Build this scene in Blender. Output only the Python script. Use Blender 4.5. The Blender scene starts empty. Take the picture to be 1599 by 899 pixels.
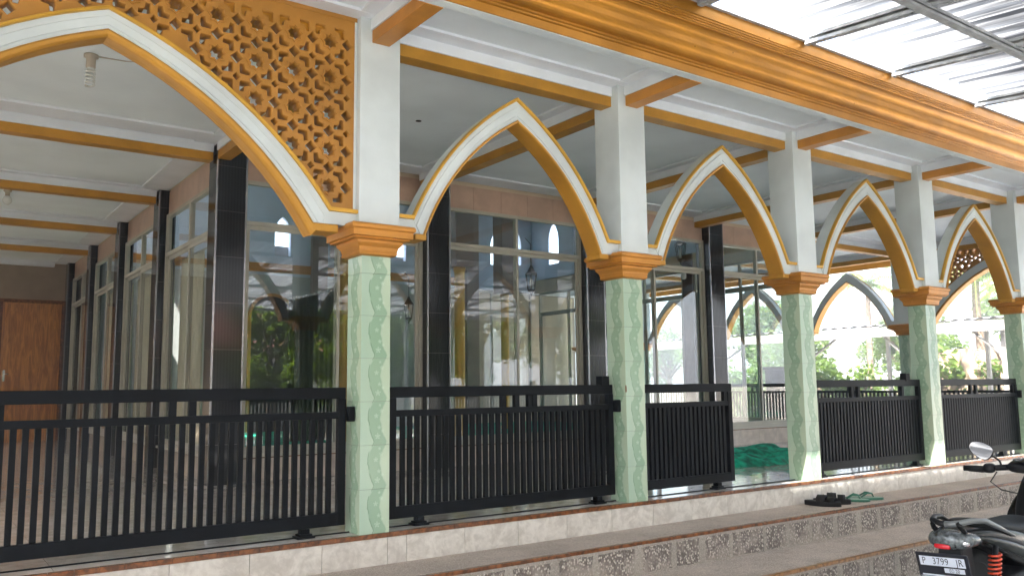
import bpy, math, random
from mathutils import Vector, Matrix
random.seed(7)
sc = bpy.context.scene
col = sc.collection
# ------------------------------------------------------------------ camera
cam = bpy.data.cameras.new('camera'); camo = bpy.data.objects.new('camera', cam); col.objects.link(camo)
R_ = Vector((0.81382984, -0.58099481, -0.01122593)); U_ = Vector((-0.05844282, -0.10105372, 0.99316292)); F_ = Vector((0.57815693, 0.80760954, 0.11619551))
m = Matrix((R_, U_, -F_)).transposed().to_4x4(); m.translation = Vector((-2.68358, -5.5215, 0.99066))
camo.matrix_world = m
cam.sensor_width = 36; cam.lens = 36 * 1317.94 / 1599; cam.clip_start = 0.05; cam.clip_end = 3000
sc.camera = camo
# ------------------------------------------------------------------ light
SUN = Vector((-0.55, -0.31, 1.0)).normalized()
w = bpy.data.worlds.new('World'); sc.world = w; w.use_nodes = True
nt = w.node_tree; nt.nodes.clear()
sky = nt.nodes.new('ShaderNodeTexSky'); sky.sky_type = 'NISHITA'; sky.sun_disc = False
sky.sun_elevation = math.asin(SUN.z); sky.sun_rotation = math.atan2(SUN.x, SUN.y); sky.dust_density = 5.0
bg = nt.nodes.new('ShaderNodeBackground'); bg.inputs[1].default_value = 0.15
wo = nt.nodes.new('ShaderNodeOutputWorld')
nt.links.new(sky.outputs[0], bg.inputs[0]); nt.links.new(bg.outputs[0], wo.inputs[0])
sl = bpy.data.lights.new('sun', 'SUN'); sl.energy = 4.6; sl.angle = math.radians(0.5); sl.color = (1.0, 0.965, 0.91)
so = bpy.data.objects.new('sun', sl); col.objects.link(so); so.rotation_euler = SUN.to_track_quat('Z', 'Y').to_euler()
sc.view_settings.view_transform = 'Standard'; sc.view_settings.look = 'None'
sc.view_settings.exposure = 3.15; sc.view_settings.gamma = 1.0
sc.cycles.max_bounces = 10; sc.cycles.diffuse_bounces = 6; sc.cycles.glossy_bounces = 5; sc.cycles.transparent_max_bounces = 16
sc.cycles.transmission_bounces = 8
sc.cycles.caustics_reflective = False; sc.cycles.caustics_refractive = False
sc.cycles.sample_clamp_indirect = 6
sc.cycles.use_denoising = True

# ------------------------------------------------------------------ materials
class N:
    """tiny expression helper for material math nodes"""
    def __init__(s, t, out): s.t = t; s.o = out
    def _m(s, op, *a):
        n = s.t.nodes.new('ShaderNodeMath'); n.operation = op
        for i, x in enumerate((s,) + a):
            if isinstance(x, N): s.t.links.new(x.o, n.inputs[i])
            else: n.inputs[i].default_value = x
        return N(s.t, n.outputs[0])
    def __add__(s, o): return s._m('ADD', o)
    def __sub__(s, o): return s._m('SUBTRACT', o)
    def __mul__(s, o): return s._m('MULTIPLY', o)
    def __truediv__(s, o): return s._m('DIVIDE', o)
    def f(s, op, *a): return s._m(op, *a)
    def step(s, a, b):
        n = s.t.nodes.new('ShaderNodeMapRange'); n.interpolation_type = 'SMOOTHSTEP'
        s.t.links.new(s.o, n.inputs[0]); n.inputs[1].default_value = a; n.inputs[2].default_value = b
        return N(s.t, n.outputs[0])

def mat(name):
    mt = bpy.data.materials.new(name); mt.use_nodes = True
    t = mt.node_tree; b = t.nodes['Principled BSDF']
    return mt, t, b
def coords(t, kind='Object'):
    c = t.nodes.new('ShaderNodeTexCoord'); return c.outputs[kind]
def geo_pos(t): return t.nodes.new('ShaderNodeNewGeometry').outputs['Position']
def sep(t, v):
    s = t.nodes.new('ShaderNodeSeparateXYZ'); t.links.new(v, s.inputs[0]); return [N(t, s.outputs[i]) for i in range(3)]
def noise(t, v, scale, detail=3, rough=.5, dist=0, stretch=None):
    n = t.nodes.new('ShaderNodeTexNoise'); n.inputs['Scale'].default_value = scale
    n.inputs['Detail'].default_value = detail; n.inputs['Roughness'].default_value = rough; n.inputs['Distortion'].default_value = dist
    if stretch:
        mp = t.nodes.new('ShaderNodeMapping'); mp.inputs['Scale'].default_value = stretch; t.links.new(v, mp.inputs[0]); v = mp.outputs[0]
    t.links.new(v, n.inputs['Vector']); return N(t, n.outputs['Fac'])
def mixc(t, f, a, b):
    n = t.nodes.new('ShaderNodeMix'); n.data_type = 'RGBA'
    if isinstance(f, N): t.links.new(f.o, n.inputs[0])
    else: n.inputs[0].default_value = f
    for i, x in ((6, a), (7, b)):
        if isinstance(x, tuple): n.inputs[i].default_value = (*x, 1)
        else: t.links.new(x, n.inputs[i])
    return n.outputs[2]
def bump(t, b, h, strength=.3, dist=.01):
    n = t.nodes.new('ShaderNodeBump'); n.inputs['Strength'].default_value = strength; n.inputs['Distance'].default_value = dist
    t.links.new(h.o, n.inputs['Height']); t.links.new(n.outputs[0], b.inputs['Normal'])
def rnd(t):
    return N(t, t.nodes.new('ShaderNodeObjectInfo').outputs['Random'])
def simple(name, c, rough=.5, metal=0, var=.12, nscale=3, bs=.05, bscale=60, spec=None, coat=0):
    mt, t, b = mat(name)
    p = geo_pos(t)
    nz = noise(t, p, nscale, 4)
    dark = tuple(x * (1 - var * 1.6) for x in c); light = tuple(min(1, x * (1 + var)) for x in c)
    t.links.new(mixc(t, nz.step(.3, .7), dark, light), b.inputs['Base Color'])
    b.inputs['Roughness'].default_value = rough; b.inputs['Metallic'].default_value = metal
    if spec is not None: b.inputs['Specular IOR Level'].default_value = spec
    if coat: b.inputs['Coat Weight'].default_value = coat; b.inputs['Coat Roughness'].default_value = .1
    if bs: bump(t, b, noise(t, p, bscale, 3), bs, .01)
    return mt

M = {}
M['white'] = simple('white_paint', (.58, .635, .64), .55, var=.08, nscale=2, bs=.05, bscale=40)
M['ceiling'] = simple('ceiling_paint', (.71, .78, .81), .7, var=.05, nscale=1.2, bs=.03)
M['trimwhite'] = simple('ceiling_trim_paint', (.69, .73, .77), .6, var=.04)
def gold(name, c, rough, metal):
    mt, t, b = mat(name); p = geo_pos(t)
    n1 = noise(t, p, 2.2, 4, .6, .4); n2 = noise(t, p, 14, 4, .6)
    c1 = mixc(t, n1.step(.3, .7), tuple(x * .80 for x in c), tuple(min(1, x * 1.05) for x in c))
    c1 = mixc(t, noise(t, p, 22, 5, .7).step(.62, .78) * .35, c1, tuple(x * .55 for x in c))
    t.links.new(c1, b.inputs['Base Color'])
    rr = n2 * .20 + (rough - .1); t.links.new(rr.o, b.inputs['Roughness'])
    b.inputs['Metallic'].default_value = metal
    bump(t, b, noise(t, p, 45, 4), .11, .006)
    return mt
M['gold'] = gold('gold_paint', (.51, .245, .026), .42, .25)
M['gold_orange'] = gold('orange_gold_paint', (.55, .232, .034), .4, .25)
M['gold_bright'] = gold('bright_gold_paint', (.62, .34, .038), .42, .25)
M['gold_cornice'] = gold('cornice_gold_paint', (.46, .195, .020), .32, .6)
M['fret'] = gold('fretwork_paint', (.43, .195, .030), .5, .12)
M['black'] = simple('gate_black_paint', (.0035, .0045, .006), .45, var=.3, bs=.08, bscale=90, spec=.10)
M['alu'] = simple('window_frame_metal', (.43, .41, .34), .38, .1, var=.06, bs=.02)
M['steel'] = simple('pilaster_edge_metal', (.42, .43, .46), .25, .7, var=.06, bs=.02)
M['peach'] = simple('peach_tile', (.50, .34, .25), .3, var=.07, nscale=6, bs=.03)
M['basetile'] = simple('beige_wall_tile', (.55, .47, .40), .18, var=.1, nscale=9, bs=.03)
M['grout'] = simple('grey_grout', (.22, .20, .18), .8, var=.1)
M['browntrim'] = simple('brown_trim_tile', (.17, .060, .018), .25, var=.35, nscale=25, bs=.1, bscale=80)
M['tantrim'] = simple('tan_trim_tile', (.30, .15, .06), .4, var=.3, nscale=25, bs=.1, bscale=80)
M['rearwall'] = simple('brown_wall_paint', (.30, .235, .17), .8, var=.1, nscale=2)
M['curtain'] = simple('cream_curtain_cloth', (.72, .66, .50), .8, var=.06)
M['cream'] = simple('cream_wall_paint', (.60, .50, .36), .75, var=.06, nscale=2)
M['bluewall'] = simple('pale_blue_plaster', (.52, .60, .72), .7, var=.05, nscale=1.5)
M['greywall'] = simple('grey_plaster', (.42, .42, .40), .7, var=.08, nscale=1.5)
M['pillarbrown'] = simple('brown_pillar_tile', (.27, .20, .17), .3, var=.08)
M['steel_white'] = simple('white_painted_steel', (.75, .74, .71), .5, var=.08, nscale=5)
M['carport_steel'] = simple('darkened_carport_steel', (.30, .29, .27), .5, var=.12, nscale=5)  # white steel darkened so it does not bleach at this exposure
M['carport_sheet'] = simple('darkened_grey_roof_sheet', (.12, .12, .12), .6, var=.3, nscale=3)  # sheet tone lowered so the sunlit roof is not blown out
M['galv'] = simple('galvanised_steel', (.34, .355, .365), .5, .2, var=.15, nscale=9, bs=.05)
M['concrete'] = simple('yard_concrete', (.50, .49, .47), .85, var=.15, nscale=1.4, bs=.3, bscale=30)
M['bounce_concrete'] = simple('bounce_yard_concrete', (.72, .71, .68), .85, var=.1, nscale=1.4, bs=.3, bscale=30)  # raised tone, bounces more sun into the right veranda
M['rock'] = simple('rock_face', (.20, .15, .10), .9, var=.5, nscale=2.2, bs=1, bscale=6)
M['bark'] = simple('tree_bark', (.16, .12, .085), .9, var=.3, nscale=8, bs=.5, bscale=20)
M['rubber'] = simple('black_rubber', (.008, .008, .008), .6, var=.2, spec=.2)
M['plastic'] = simple('black_moulded_plastic', (.005, .005, .006), .42, var=.2, bs=.03, spec=.2)
M['bikepaint'] = simple('glossy_black_paint', (.003, .003, .003), .22, var=.1, bs=0, spec=.16)
M['seat'] = simple('dark_seat_vinyl', (.007, .009, .010), .6, var=.15, spec=.2, bs=.15, bscale=200)
M['bikegrey'] = simple('dark_grey_side_panel', (.006, .008, .006), .28, var=.2, bs=0, spec=.22)
M['mirror'] = simple('mirror_glass', (.95,.95,.95), .02, 1, var=0, bs=0)
M['chrome'] = simple('polished_metal', (.7, .7, .72), .12, 1, var=.03, bs=0)
M['grabrail'] = simple('silver_grey_grab_rail_paint', (.16, .17, .17), .3, .3, var=.1, bs=0)
M['springred'] = simple('orange_red_spring_paint', (.55, .06, .02), .35, var=.15, bs=0)
M['redlens'] = simple('red_lamp_lens', (.55, .01, .02), .15, var=.1, bs=0, coat=.5)
M['clearlens'] = simple('smoked_clear_lens', (.10, .115, .12), .08, .35, var=.5, nscale=40, bs=.25, bscale=120, coat=.6)
M['plate_black'] = simple('plate_black_enamel', (.008, .009, .016), .3, var=.1, bs=0)
M['plate_white'] = simple('plate_white_enamel', (.62, .66, .74), .4, var=.04, bs=0)
M['greencloth'] = simple('green_carpet', (.003, .40, .24), .85, var=.45, nscale=9, bs=.8, bscale=60)
M['greentarp'] = simple('dark_green_tarp', (.045, .062, .012), .7, var=.3, nscale=2, bs=.2)
M['sandalblack'] = simple('black_sandal_foam', (.006, .005, .005), .55, var=.2, spec=.2)
M['sandalgreen'] = simple('green_sandal_rubber', (.010, .13, .08), .4, var=.2)
M['sandalpale'] = simple('pale_green_insole', (.28, .40, .32), .5, var=.15)
M['porcelain'] = simple('cream_lamp_socket', (.42, .36, .28), .5, var=.1)
M['lampwhite'] = simple('white_lamp_glass', (.66, .67, .63), .25, var=.05, bs=0)
M['lantern'] = simple('dark_lantern_iron', (.018, .02, .022), .45, var=.2)
M['cabinet'] = simple('dark_cabinet_wood', (.018, .009, .008), .35, var=.3)
M['leafdry'] = simple('dry_leaf', (.18, .03, .02), .7, var=.3)
M['housewall'] = simple('house_wall_paint', (.5, .47, .42), .8, var=.1)
M['rooftile'] = simple('red_roof_tile', (.22, .07, .04), .8, var=.25, nscale=8)

def glass(name, tint, ior):
    mt, t, b = mat(name); t.nodes.remove(b)
    tr = t.nodes.new('ShaderNodeBsdfTransparent'); tr.inputs[0].default_value = (*tint, 1)
    gl = t.nodes.new('ShaderNodeBsdfGlossy'); gl.inputs['Roughness'].default_value = .0
    gl.inputs[0].default_value = (.95, .97, 1, 1)
    fr = t.nodes.new('ShaderNodeFresnel'); fr.inputs[0].default_value = ior
    mx = t.nodes.new('ShaderNodeMixShader'); o = t.nodes['Material Output']
    bf = N(t, t.nodes.new('ShaderNodeNewGeometry').outputs['Backfacing'])
    k = N(t, fr.outputs[0]) * (bf * -1.0 + 1.0)
    t.links.new(k.o, mx.inputs[0]); t.links.new(tr.outputs[0], mx.inputs[1]); t.links.new(gl.outputs[0], mx.inputs[2])
    t.links.new(mx.outputs[0], o.inputs[0]); return mt
M['glass'] = glass('window_glass', (.93, .96, .96), 2.0)

def m_column_tile():
    mt, t, b = mat('green_patterned_tile')
    x, y, z = sep(t, coords(t))
    H = .3
    ph = (z / H) * (2 * math.pi)
    wob = (ph + 1.1).f('SINE').f('ARCSINE') * .0165 + (ph * 2.0 + 1.0).f('SINE') * .005
    nz = noise(t, coords(t), 30, 3)
    d = x - wob - .012 + (nz - .5) * .012
    ad = d.f('ABSOLUTE')
    band = ad.step(.040, .054)            # 0 inside band
    inner = N(t, mixv(t, band))
    base = mixc(t, (x + .11).step(.0, .24), (.34, .47, .36), (.42, .52, .37))
    cloud = noise(t, geo_pos(t), 9, 3)
    base = mixc(t, cloud * .22, base, (.46, .56, .47))
    c = mixc(t, band, (.245, .375, .26), base)
    st = (d + .047 + ((ph + 2.2).f('SINE')) * .006).f('ABSOLUTE').step(.0012, .0045)   # dark leaf edge line
    gate = ((ph * 1.0 + .6).f('SINE')).f('ABSOLUTE').step(.2, .5)
    st2 = st.f('MAXIMUM', gate * -1.0 + 1.0)
    c = mixc(t, st2, (.15, .26, .165), c)
    # small pale flowers
    fl = None
    for (fx, fz, r0) in ((.020, .06, .016), (.032, .12, .011), (.008, .20, .013), (.050, .235, .012), (.036, .275, .008), (.058, .095, .009)):
        dx = x - fx; dz = z - fz
        r = (dx * dx + dz * dz).f('SQRT')
        an = dz.f('ARCTAN2', dx)
        rr = r - ((an * 5.0).f('SINE') * (r0 * .35))
        k = (rr - r0 * .80).f('ABSOLUTE').step(r0 * .06, r0 * .26)
        k = k.f('MINIMUM', (r - r0 * .25).f('ABSOLUTE').step(r0 * .03, r0 * .2))
        fl = k if fl is None else fl.f('MINIMUM', k)
    c = mixc(t, fl * .6 + .4, (.58, .72, .58), c)
    c = mixc(t, rnd(t) * .14, c, (.55, .62, .46))
    t.links.new(c, b.inputs['Base Color'])
    b.inputs['Roughness'].default_value = .17; b.inputs['Specular IOR Level'].default_value = .45
    h = band * .5 + st2 * .6 - fl * .5 + nz * .25
    bump(t, b, h, .35, .004)
    return mt
def mixv(t, n): return n.o
M['coltile'] = m_column_tile()

def m_black_tile():
    mt, t, b = mat('black_ribbed_tile'); p = geo_pos(t)
    x, y, z = sep(t, p)
    s = ((x + y) * 190.0).f('SINE')
    nz = noise(t, p, 3, 3)
    t.links.new(mixc(t, (s * .5 + .5) * nz, (.010, .011, .013), (.036, .037, .042)), b.inputs['Base Color'])
    b.inputs['Roughness'].default_value = .10; b.inputs['Specular IOR Level'].default_value = .4
    bump(t, b, s * .02 + noise(t, p, 5, 2) * .6, .10, .004)
    return mt
M['blacktile'] = m_black_tile()

def m_marble(name, c1, c2, rough, scale=4, spec=.5, bumpy=.02):
    mt, t, b = mat(name); p = geo_pos(t)
    # offset per piece so that neighbouring tiles do not continue one another
    a = t.nodes.new('ShaderNodeVectorMath'); a.operation = 'SCALE'
    cmb = t.nodes.new('ShaderNodeCombineXYZ'); r = rnd(t) * 37.0
    for i in range(3): t.links.new(r.o, cmb.inputs[i])
    ad = t.nodes.new('ShaderNodeVectorMath'); ad.operation = 'ADD'
    t.links.new(p, ad.inputs[0]); t.links.new(cmb.outputs[0], ad.inputs[1])
    n1 = noise(t, ad.outputs[0], scale, 6, .6, 1.2); n2 = noise(t, ad.outputs[0], scale * 4, 4, .6, .5)
    f = (n1 * .7 + n2 * .3).step(.36, .62)
    c = mixc(t, f, c1, c2)
    c = mixc(t, rnd(t) * .16, c, tuple(x * .72 for x in c1))
    t.links.new(c, b.inputs['Base Color']); b.inputs['Roughness'].default_value = rough
    b.inputs['Specular IOR Level'].default_value = spec
    bump(t, b, noise(t, p, 3, 3), bumpy, .02)
    return mt
M['floortile'] = m_marble('glossy_floor_tile', (.44, .40, .36), (.60, .57, .53), .07, 3.5, .65, .05)
M['risertile'] = m_marble('beige_marbled_riser_tile', (.46, .42, .37), (.66, .62, .56), .35, 6)

def m_cement(name, c1, c2, speck):
    mt, t, b = mat(name); p = geo_pos(t)
    n1 = noise(t, p, 2.5, 5, .6); n2 = noise(t, p, 90, 3, .7); n3 = noise(t, p, 18, 4, .7)
    c = mixc(t, n1.step(.3, .7), c1, c2)
    c = mixc(t, n2.step(.50, .60) * speck, c, tuple(min(.8, x * 1.75) for x in c2))
    n4 = noise(t, p, 65, 2, .7); c = mixc(t, n4.step(.54, .64) * (speck * .8), c, tuple(x * .45 for x in c1))
    c = mixc(t, n3.step(.56, .72) * .4, c, tuple(x * .55 for x in c1))
    t.links.new(c, b.inputs['Base Color']); b.inputs['Roughness'].default_value = .85
    bump(t, b, n2, .7, .008)
    return mt
M['tread'] = m_cement('washed_cement_tread', (.31, .262, .218), (.44, .375, .315), .5)
M['mortar'] = m_cement('smooth_mortar', (.27, .24, .205), (.35, .31, .265), .4)
def m_pebble():
    mt, t, b = mat('pebble_dash'); p = geo_pos(t)
    v = t.nodes.new('ShaderNodeTexVoronoi'); v.inputs['Scale'].default_value = 62; v.inputs['Randomness'].default_value = 1
    mp = t.nodes.new('ShaderNodeMapping'); mp.inputs['Scale'].default_value = (1, 1, .8)
    t.links.new(p, mp.inputs[0]); t.links.new(mp.outputs[0], v.inputs['Vector'])
    d = N(t, v.outputs['Distance']); cs = t.nodes.new('ShaderNodeSeparateColor'); t.links.new(v.outputs['Color'], cs.inputs[0])
    k = N(t, cs.outputs[0])
    patch = noise(t, p, 3.2, 4, .6)
    stone = mixc(t, k.step(.25, .75), (.20, .175, .155), (.60, .54, .47))
    c = mixc(t, d.step(.30, .62), stone, (.12, .097, .082))
    c = mixc(t, patch.step(.45, .62) * .65, c, (.37, .315, .265))
    t.links.new(c, b.inputs['Base Color']); b.inputs['Roughness'].default_value = .7
    bump(t, b, d * -1.0 + 1.0, .9, .012)
    return mt
M['pebble'] = m_pebble()

def m_door():
    mt, t, b = mat('varnished_door_wood'); p = geo_pos(t)
    n = noise(t, p, 5, 5, .6, 1.5, (3.0, 3.0, .35))
    c = mixc(t, n.step(.32, .7), (.30, .115, .03), (.60, .27, .075))
    c = mixc(t, noise(t, p, 2.4, 2, .5, 0, (4, 4, .12)).step(.6, .68) * .5, c, (.50, .27, .10))
    t.links.new(c, b.inputs['Base Color']); b.inputs['Roughness'].default_value = .28
    return mt
M['door'] = m_door()

def m_canopy():
    mt, t, b = mat('translucent_canopy_sheet'); p = geo_pos(t)
    n = noise(t, p, 1.0, 5, .65, 0, (9, .30, 1)); x, y, z = sep(t, p)
    n2 = noise(t, p, .5, 2, .5, 0, (1.2, .25, 1))
    # painted tone: glare-pale roof edge, greyer band beyond, paler again to brighten the yard
    grey_band = ((y * -1.0 - 1.6) * .8).f('MINIMUM', .75).f('MINIMUM', (y + 5.6) * .6).f('MAXIMUM', 0.0)
    k = (n * .75 + n2 * .35 + grey_band * .26).step(.46, .78)
    cc = mixc(t, k, (.36, .375, .385), (.035, .037, .04))
    t.links.new(cc, b.inputs['Base Color']); b.inputs['Roughness'].default_value = .45
    tl = t.nodes.new('ShaderNodeBsdfTranslucent'); t.links.new(cc, tl.inputs[0])
    mx = t.nodes.new('ShaderNodeMixShader'); o = t.nodes['Material Output']
    mx.inputs[0].default_value = .45
    t.links.new(b.outputs[0], mx.inputs[1]); t.links.new(tl.outputs[0], mx.inputs[2]); t.links.new(mx.outputs[0], o.inputs[0])
    return mt
M['canopy'] = m_canopy()

def m_leaf(name, c1, c2, trans=.35):
    mt, t, b = mat(name)
    r = t.nodes.new('ShaderNodeAttribute'); r.attribute_name = 'tint'; r.attribute_type = 'GEOMETRY'
    c = mixc(t, N(t, r.outputs['Fac']), c1, c2); t.links.new(c, b.inputs['Base Color']); b.inputs['Roughness'].default_value = .5
    tl = t.nodes.new('ShaderNodeBsdfTranslucent'); t.links.new(mixc(t, .5, c, (.2, .3, .02)), tl.inputs[0])
    mx = t.nodes.new('ShaderNodeMixShader'); mx.inputs[0].default_value = trans; o = t.nodes['Material Output']
    t.links.new(b.outputs[0], mx.inputs[1]); t.links.new(tl.outputs[0], mx.inputs[2]); t.links.new(mx.outputs[0], o.inputs[0])
    return mt
M['leaf'] = m_leaf('broad_leaf', (.035, .075, .015), (.12, .19, .035), .55)
M['palm'] = m_leaf('palm_leaf', (.07, .13, .02), (.16, .24, .04))
def m_ground():
    mt, t, b = mat('ground_soil_and_grass'); p = geo_pos(t)
    n = noise(t, p, .25, 6, .6); n2 = noise(t, p, 6, 4)
    c = mixc(t, n.step(.4, .6), (.30, .26, .20), (.10, .13, .05)); c = mixc(t, n2 * .5, c, (.16, .13, .09))
    t.links.new(c, b.inputs['Base Color']); b.inputs['Roughness'].default_value = .95
    return mt
M['ground'] = m_ground()

# ------------------------------------------------------------------ mesh helpers
class MB:
    def __init__(s): s.v = []; s.f = []; s.sm = []
    def add(s, vs, fs, smooth=False):
        o = len(s.v); s.v += [tuple(x) for x in vs]
        for f in fs: s.f.append(tuple(i + o for i in f)); s.sm.append(smooth)
        return s
    def box(s, x0, y0, z0, x1, y1, z1):
        if x0 > x1: x0, x1 = x1, x0
        if y0 > y1: y0, y1 = y1, y0
        if z0 > z1: z0, z1 = z1, z0
        return s.add([(x0,y0,z0),(x1,y0,z0),(x1,y1,z0),(x0,y1,z0),(x0,y0,z1),(x1,y0,z1),(x1,y1,z1),(x0,y1,z1)],
              [(0,3,2,1),(4,5,6,7),(0,1,5,4),(1,2,6,5),(2,3,7,6),(3,0,4,7)])
    def sqlathe(s, prof):     # square-plan lathe: prof list of (halfwidth, z)
        n = len(prof); vs = []
        for h, z in prof: vs += [(-h,-h,z),(h,-h,z),(h,h,z),(-h,h,z)]
        fs = []
        for i in range(n-1):
            for k in range(4):
                a = i*4+k; b_ = i*4+(k+1)%4; fs.append((a, b_, b_+4, a+4))
        fs.append((3,2,1,0)); fs.append(tuple((n-1)*4+k for k in range(4)))
        return s.add(vs, fs)
    def lathe(s, prof, c=(0,0,0), n=16, axis='z', smooth=True):
        vs = []
        for r, z in prof:
            for k in range(n):
                a = 2*math.pi*k/n; q = (r*math.cos(a), r*math.sin(a), z)
                if axis == 'y': q = (q[0], q[2], q[1])
                if axis == 'x': q = (q[2], q[0], q[1])
                vs.append((c[0]+q[0], c[1]+q[1], c[2]+q[2]))
        fs = []
        for i in range(len(prof)-1):
            for k in range(n): fs.append((i*n+k, i*n+(k+1)%n, (i+1)*n+(k+1)%n, (i+1)*n+k))
        fs.append(tuple(reversed(range(n)))); fs.append(tuple((len(prof)-1)*n+k for k in range(n)))
        return s.add(vs, fs, smooth)
    def tube(s, pts, r, n=8, flat=1.0):
        pts = [Vector(p) for p in pts]; rs = r if isinstance(r, (list, tuple)) else [r]*len(pts)
        vs = []; prev = None
        for i, p in enumerate(pts):
            d = (pts[min(i+1, len(pts)-1)] - pts[max(i-1, 0)]).normalized()
            if prev is None:
                prev = d.orthogonal().normalized() if abs(d.z) > .95 else d.cross(Vector((0,0,1))).normalized()
            a = (prev - d*prev.dot(d)).normalized(); b_ = d.cross(a); prev = a
            for k in range(n):
                t_ = 2*math.pi*k/n; vs.append(p + a*(rs[i]*math.cos(t_)) + b_*(rs[i]*flat*math.sin(t_)))
        fs = []
        for i in range(len(pts)-1):
            for k in range(n): fs.append((i*n+k, i*n+(k+1)%n, (i+1)*n+(k+1)%n, (i+1)*n+k))
        fs.append(tuple(reversed(range(n)))); fs.append(tuple((len(pts)-1)*n+k for k in range(n)))
        return s.add(vs, fs, True)
    def extr(s, poly, axis, a, b):   # polygon (2D) extruded along axis
        n = len(poly); vs = []
        for d in (a, b):
            for p, q in poly:
                vs.append({'x': (d,p,q), 'y': (p,d,q), 'z': (p,q,d)}[axis])
        fs = [tuple(range(n)), tuple(range(2*n-1, n-1, -1))]
        for i in range(n): fs.append((i, i+n, (i+1)%n+n, (i+1)%n))
        return s.add(vs, fs)
    def mesh(s, name, mt):
        me = bpy.data.meshes.new(name); me.from_pydata(s.v, [], s.f)
        me.polygons.foreach_set('use_smooth', s.sm)
        if mt: me.materials.append(M[mt] if isinstance(mt, str) else mt)
        me.update()
        import bmesh
        bm = bmesh.new(); bm.from_mesh(me); bmesh.ops.recalc_face_normals(bm, faces=bm.faces); bm.to_mesh(me); bm.free()
        return me
    def build(s, name, mt, parent=None, loc=(0,0,0), bevel=0):
        return put(name, s.mesh(name, mt), parent, loc, bevel)
def put(name, me, parent=None, loc=(0,0,0), bevel=0, rot=None):
    o = bpy.data.objects.new(name, me); col.objects.link(o); o.location = loc
    if rot: o.rotation_euler = rot
    if parent: o.parent = parent
    if bevel:
        b = o.modifiers.new('bevel', 'BEVEL'); b.width = bevel; b.segments = 2; b.limit_method = 'ANGLE'; b.angle_limit = math.radians(40)
    return o
def tag(o, label=None, cat=None, group=None, kind=None):
    if label: o['label'] = label
    if cat: o['category'] = cat
    if group: o['group'] = group
    if kind: o['kind'] = kind
    return o
def thing(name, label, cat, loc=(0,0,0), group=None, rotz=0):
    o = bpy.data.objects.new(name, None); col.objects.link(o); o.location = loc; o.rotation_euler = (0,0,rotz)
    o.empty_display_size = .1
    return tag(o, label, cat, group)
def structure(name, mb, mt, label=None, bevel=0):
    o = mb.build(name, mt, None, bevel=bevel); tag(o, label, None, None, 'structure'); return o
def kids(o): return [c for c in o.children]
def copy_tree(o, parent=None):
    c = o.copy(); col.objects.link(c); c.parent = parent
    for ch in kids(o): copy_tree(ch, c)
    return c
def copy_thing(o, loc, rotz, label):
    c = copy_tree(o); c.location = loc; c.rotation_euler = (0,0,rotz); c['label'] = label; return c

# ------------------------------------------------------------------ layout constants
ZC = 3.68           # veranda ceiling
CX = [-3.62, 0, 2.5, 5.0, 7.5, 10.0, 13.6]
RY = [3.64, 6.14, 8.64, 11.14, 13.64]
XR = 13.6
HX0, HX1, HY0, HY1 = -.07, 10.45, 3.60, 14.0
YF = -.118          # front edge of the floor
GZ = -.74           # yard ground level
# ------------------------------------------------------------------ ground
structure('ground', MB().add([(-150,-150,GZ-.03),(150,-150,GZ-.03),(150,150,GZ-.03),(-150,150,GZ-.03)], [(0,1,2,3)]), 'ground')
structure('yard_paving', MB().box(-14,-16,GZ-.02,30,-1.2,GZ), 'concrete')
structure('side_bounce_paving', MB().box(14.9,-1.15,GZ-.02,30,20,GZ-.002), 'bounce_concrete')  # pale slab added as a reflector for the right veranda
# ------------------------------------------------------------------ floor and steps
floor = structure('floor', MB().box(-3.95, YF, -.3, 14.0, 14.3, -.010), 'grout')
ft = MB().box(.0015,.0015,-.008,.4985,.4985,0).mesh('floor_tile', 'floortile')
ft_half = None
stuff_tiles = MB()
nx = 0
y = YF
rows = []
first = True
while y < 14.29:
    h = .5 if not first else .368
    rows.append((y, min(h, 14.3 - y))); y += h; first = False
ftm = {}
for (yy, h) in rows:
    x = -3.95
    while x < 13.99:
        wd = min(.5, 14.0 - x)
        if yy < 3.6:
            key = (round(wd,3), round(h,3))
            if key not in ftm:
                ftm[key] = MB().box(.0015,.0015,-.008,wd-.0015,h-.0015,0).mesh('floor_tile','floortile')
            o = put('floor_tile', ftm[key], floor, (x, yy, 0))
        elif x < -.07 or x > 10.4 or yy > 13.9:
            stuff_tiles.box(x+.0015, yy+.0015, -.008, x+wd-.0015, yy+h-.0015, 0)
        x += .5
o = stuff_tiles.build('far_floor_tiles', 'floortile', floor); o['kind'] = 'stuff'

steps = structure('front_steps', MB().box(-4.6,-.62,GZ-.02,14.6,YF+.012,-.212).box(-4.6,-1.23,GZ-.02,14.6,-.602,-.462), 'tread')
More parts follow.
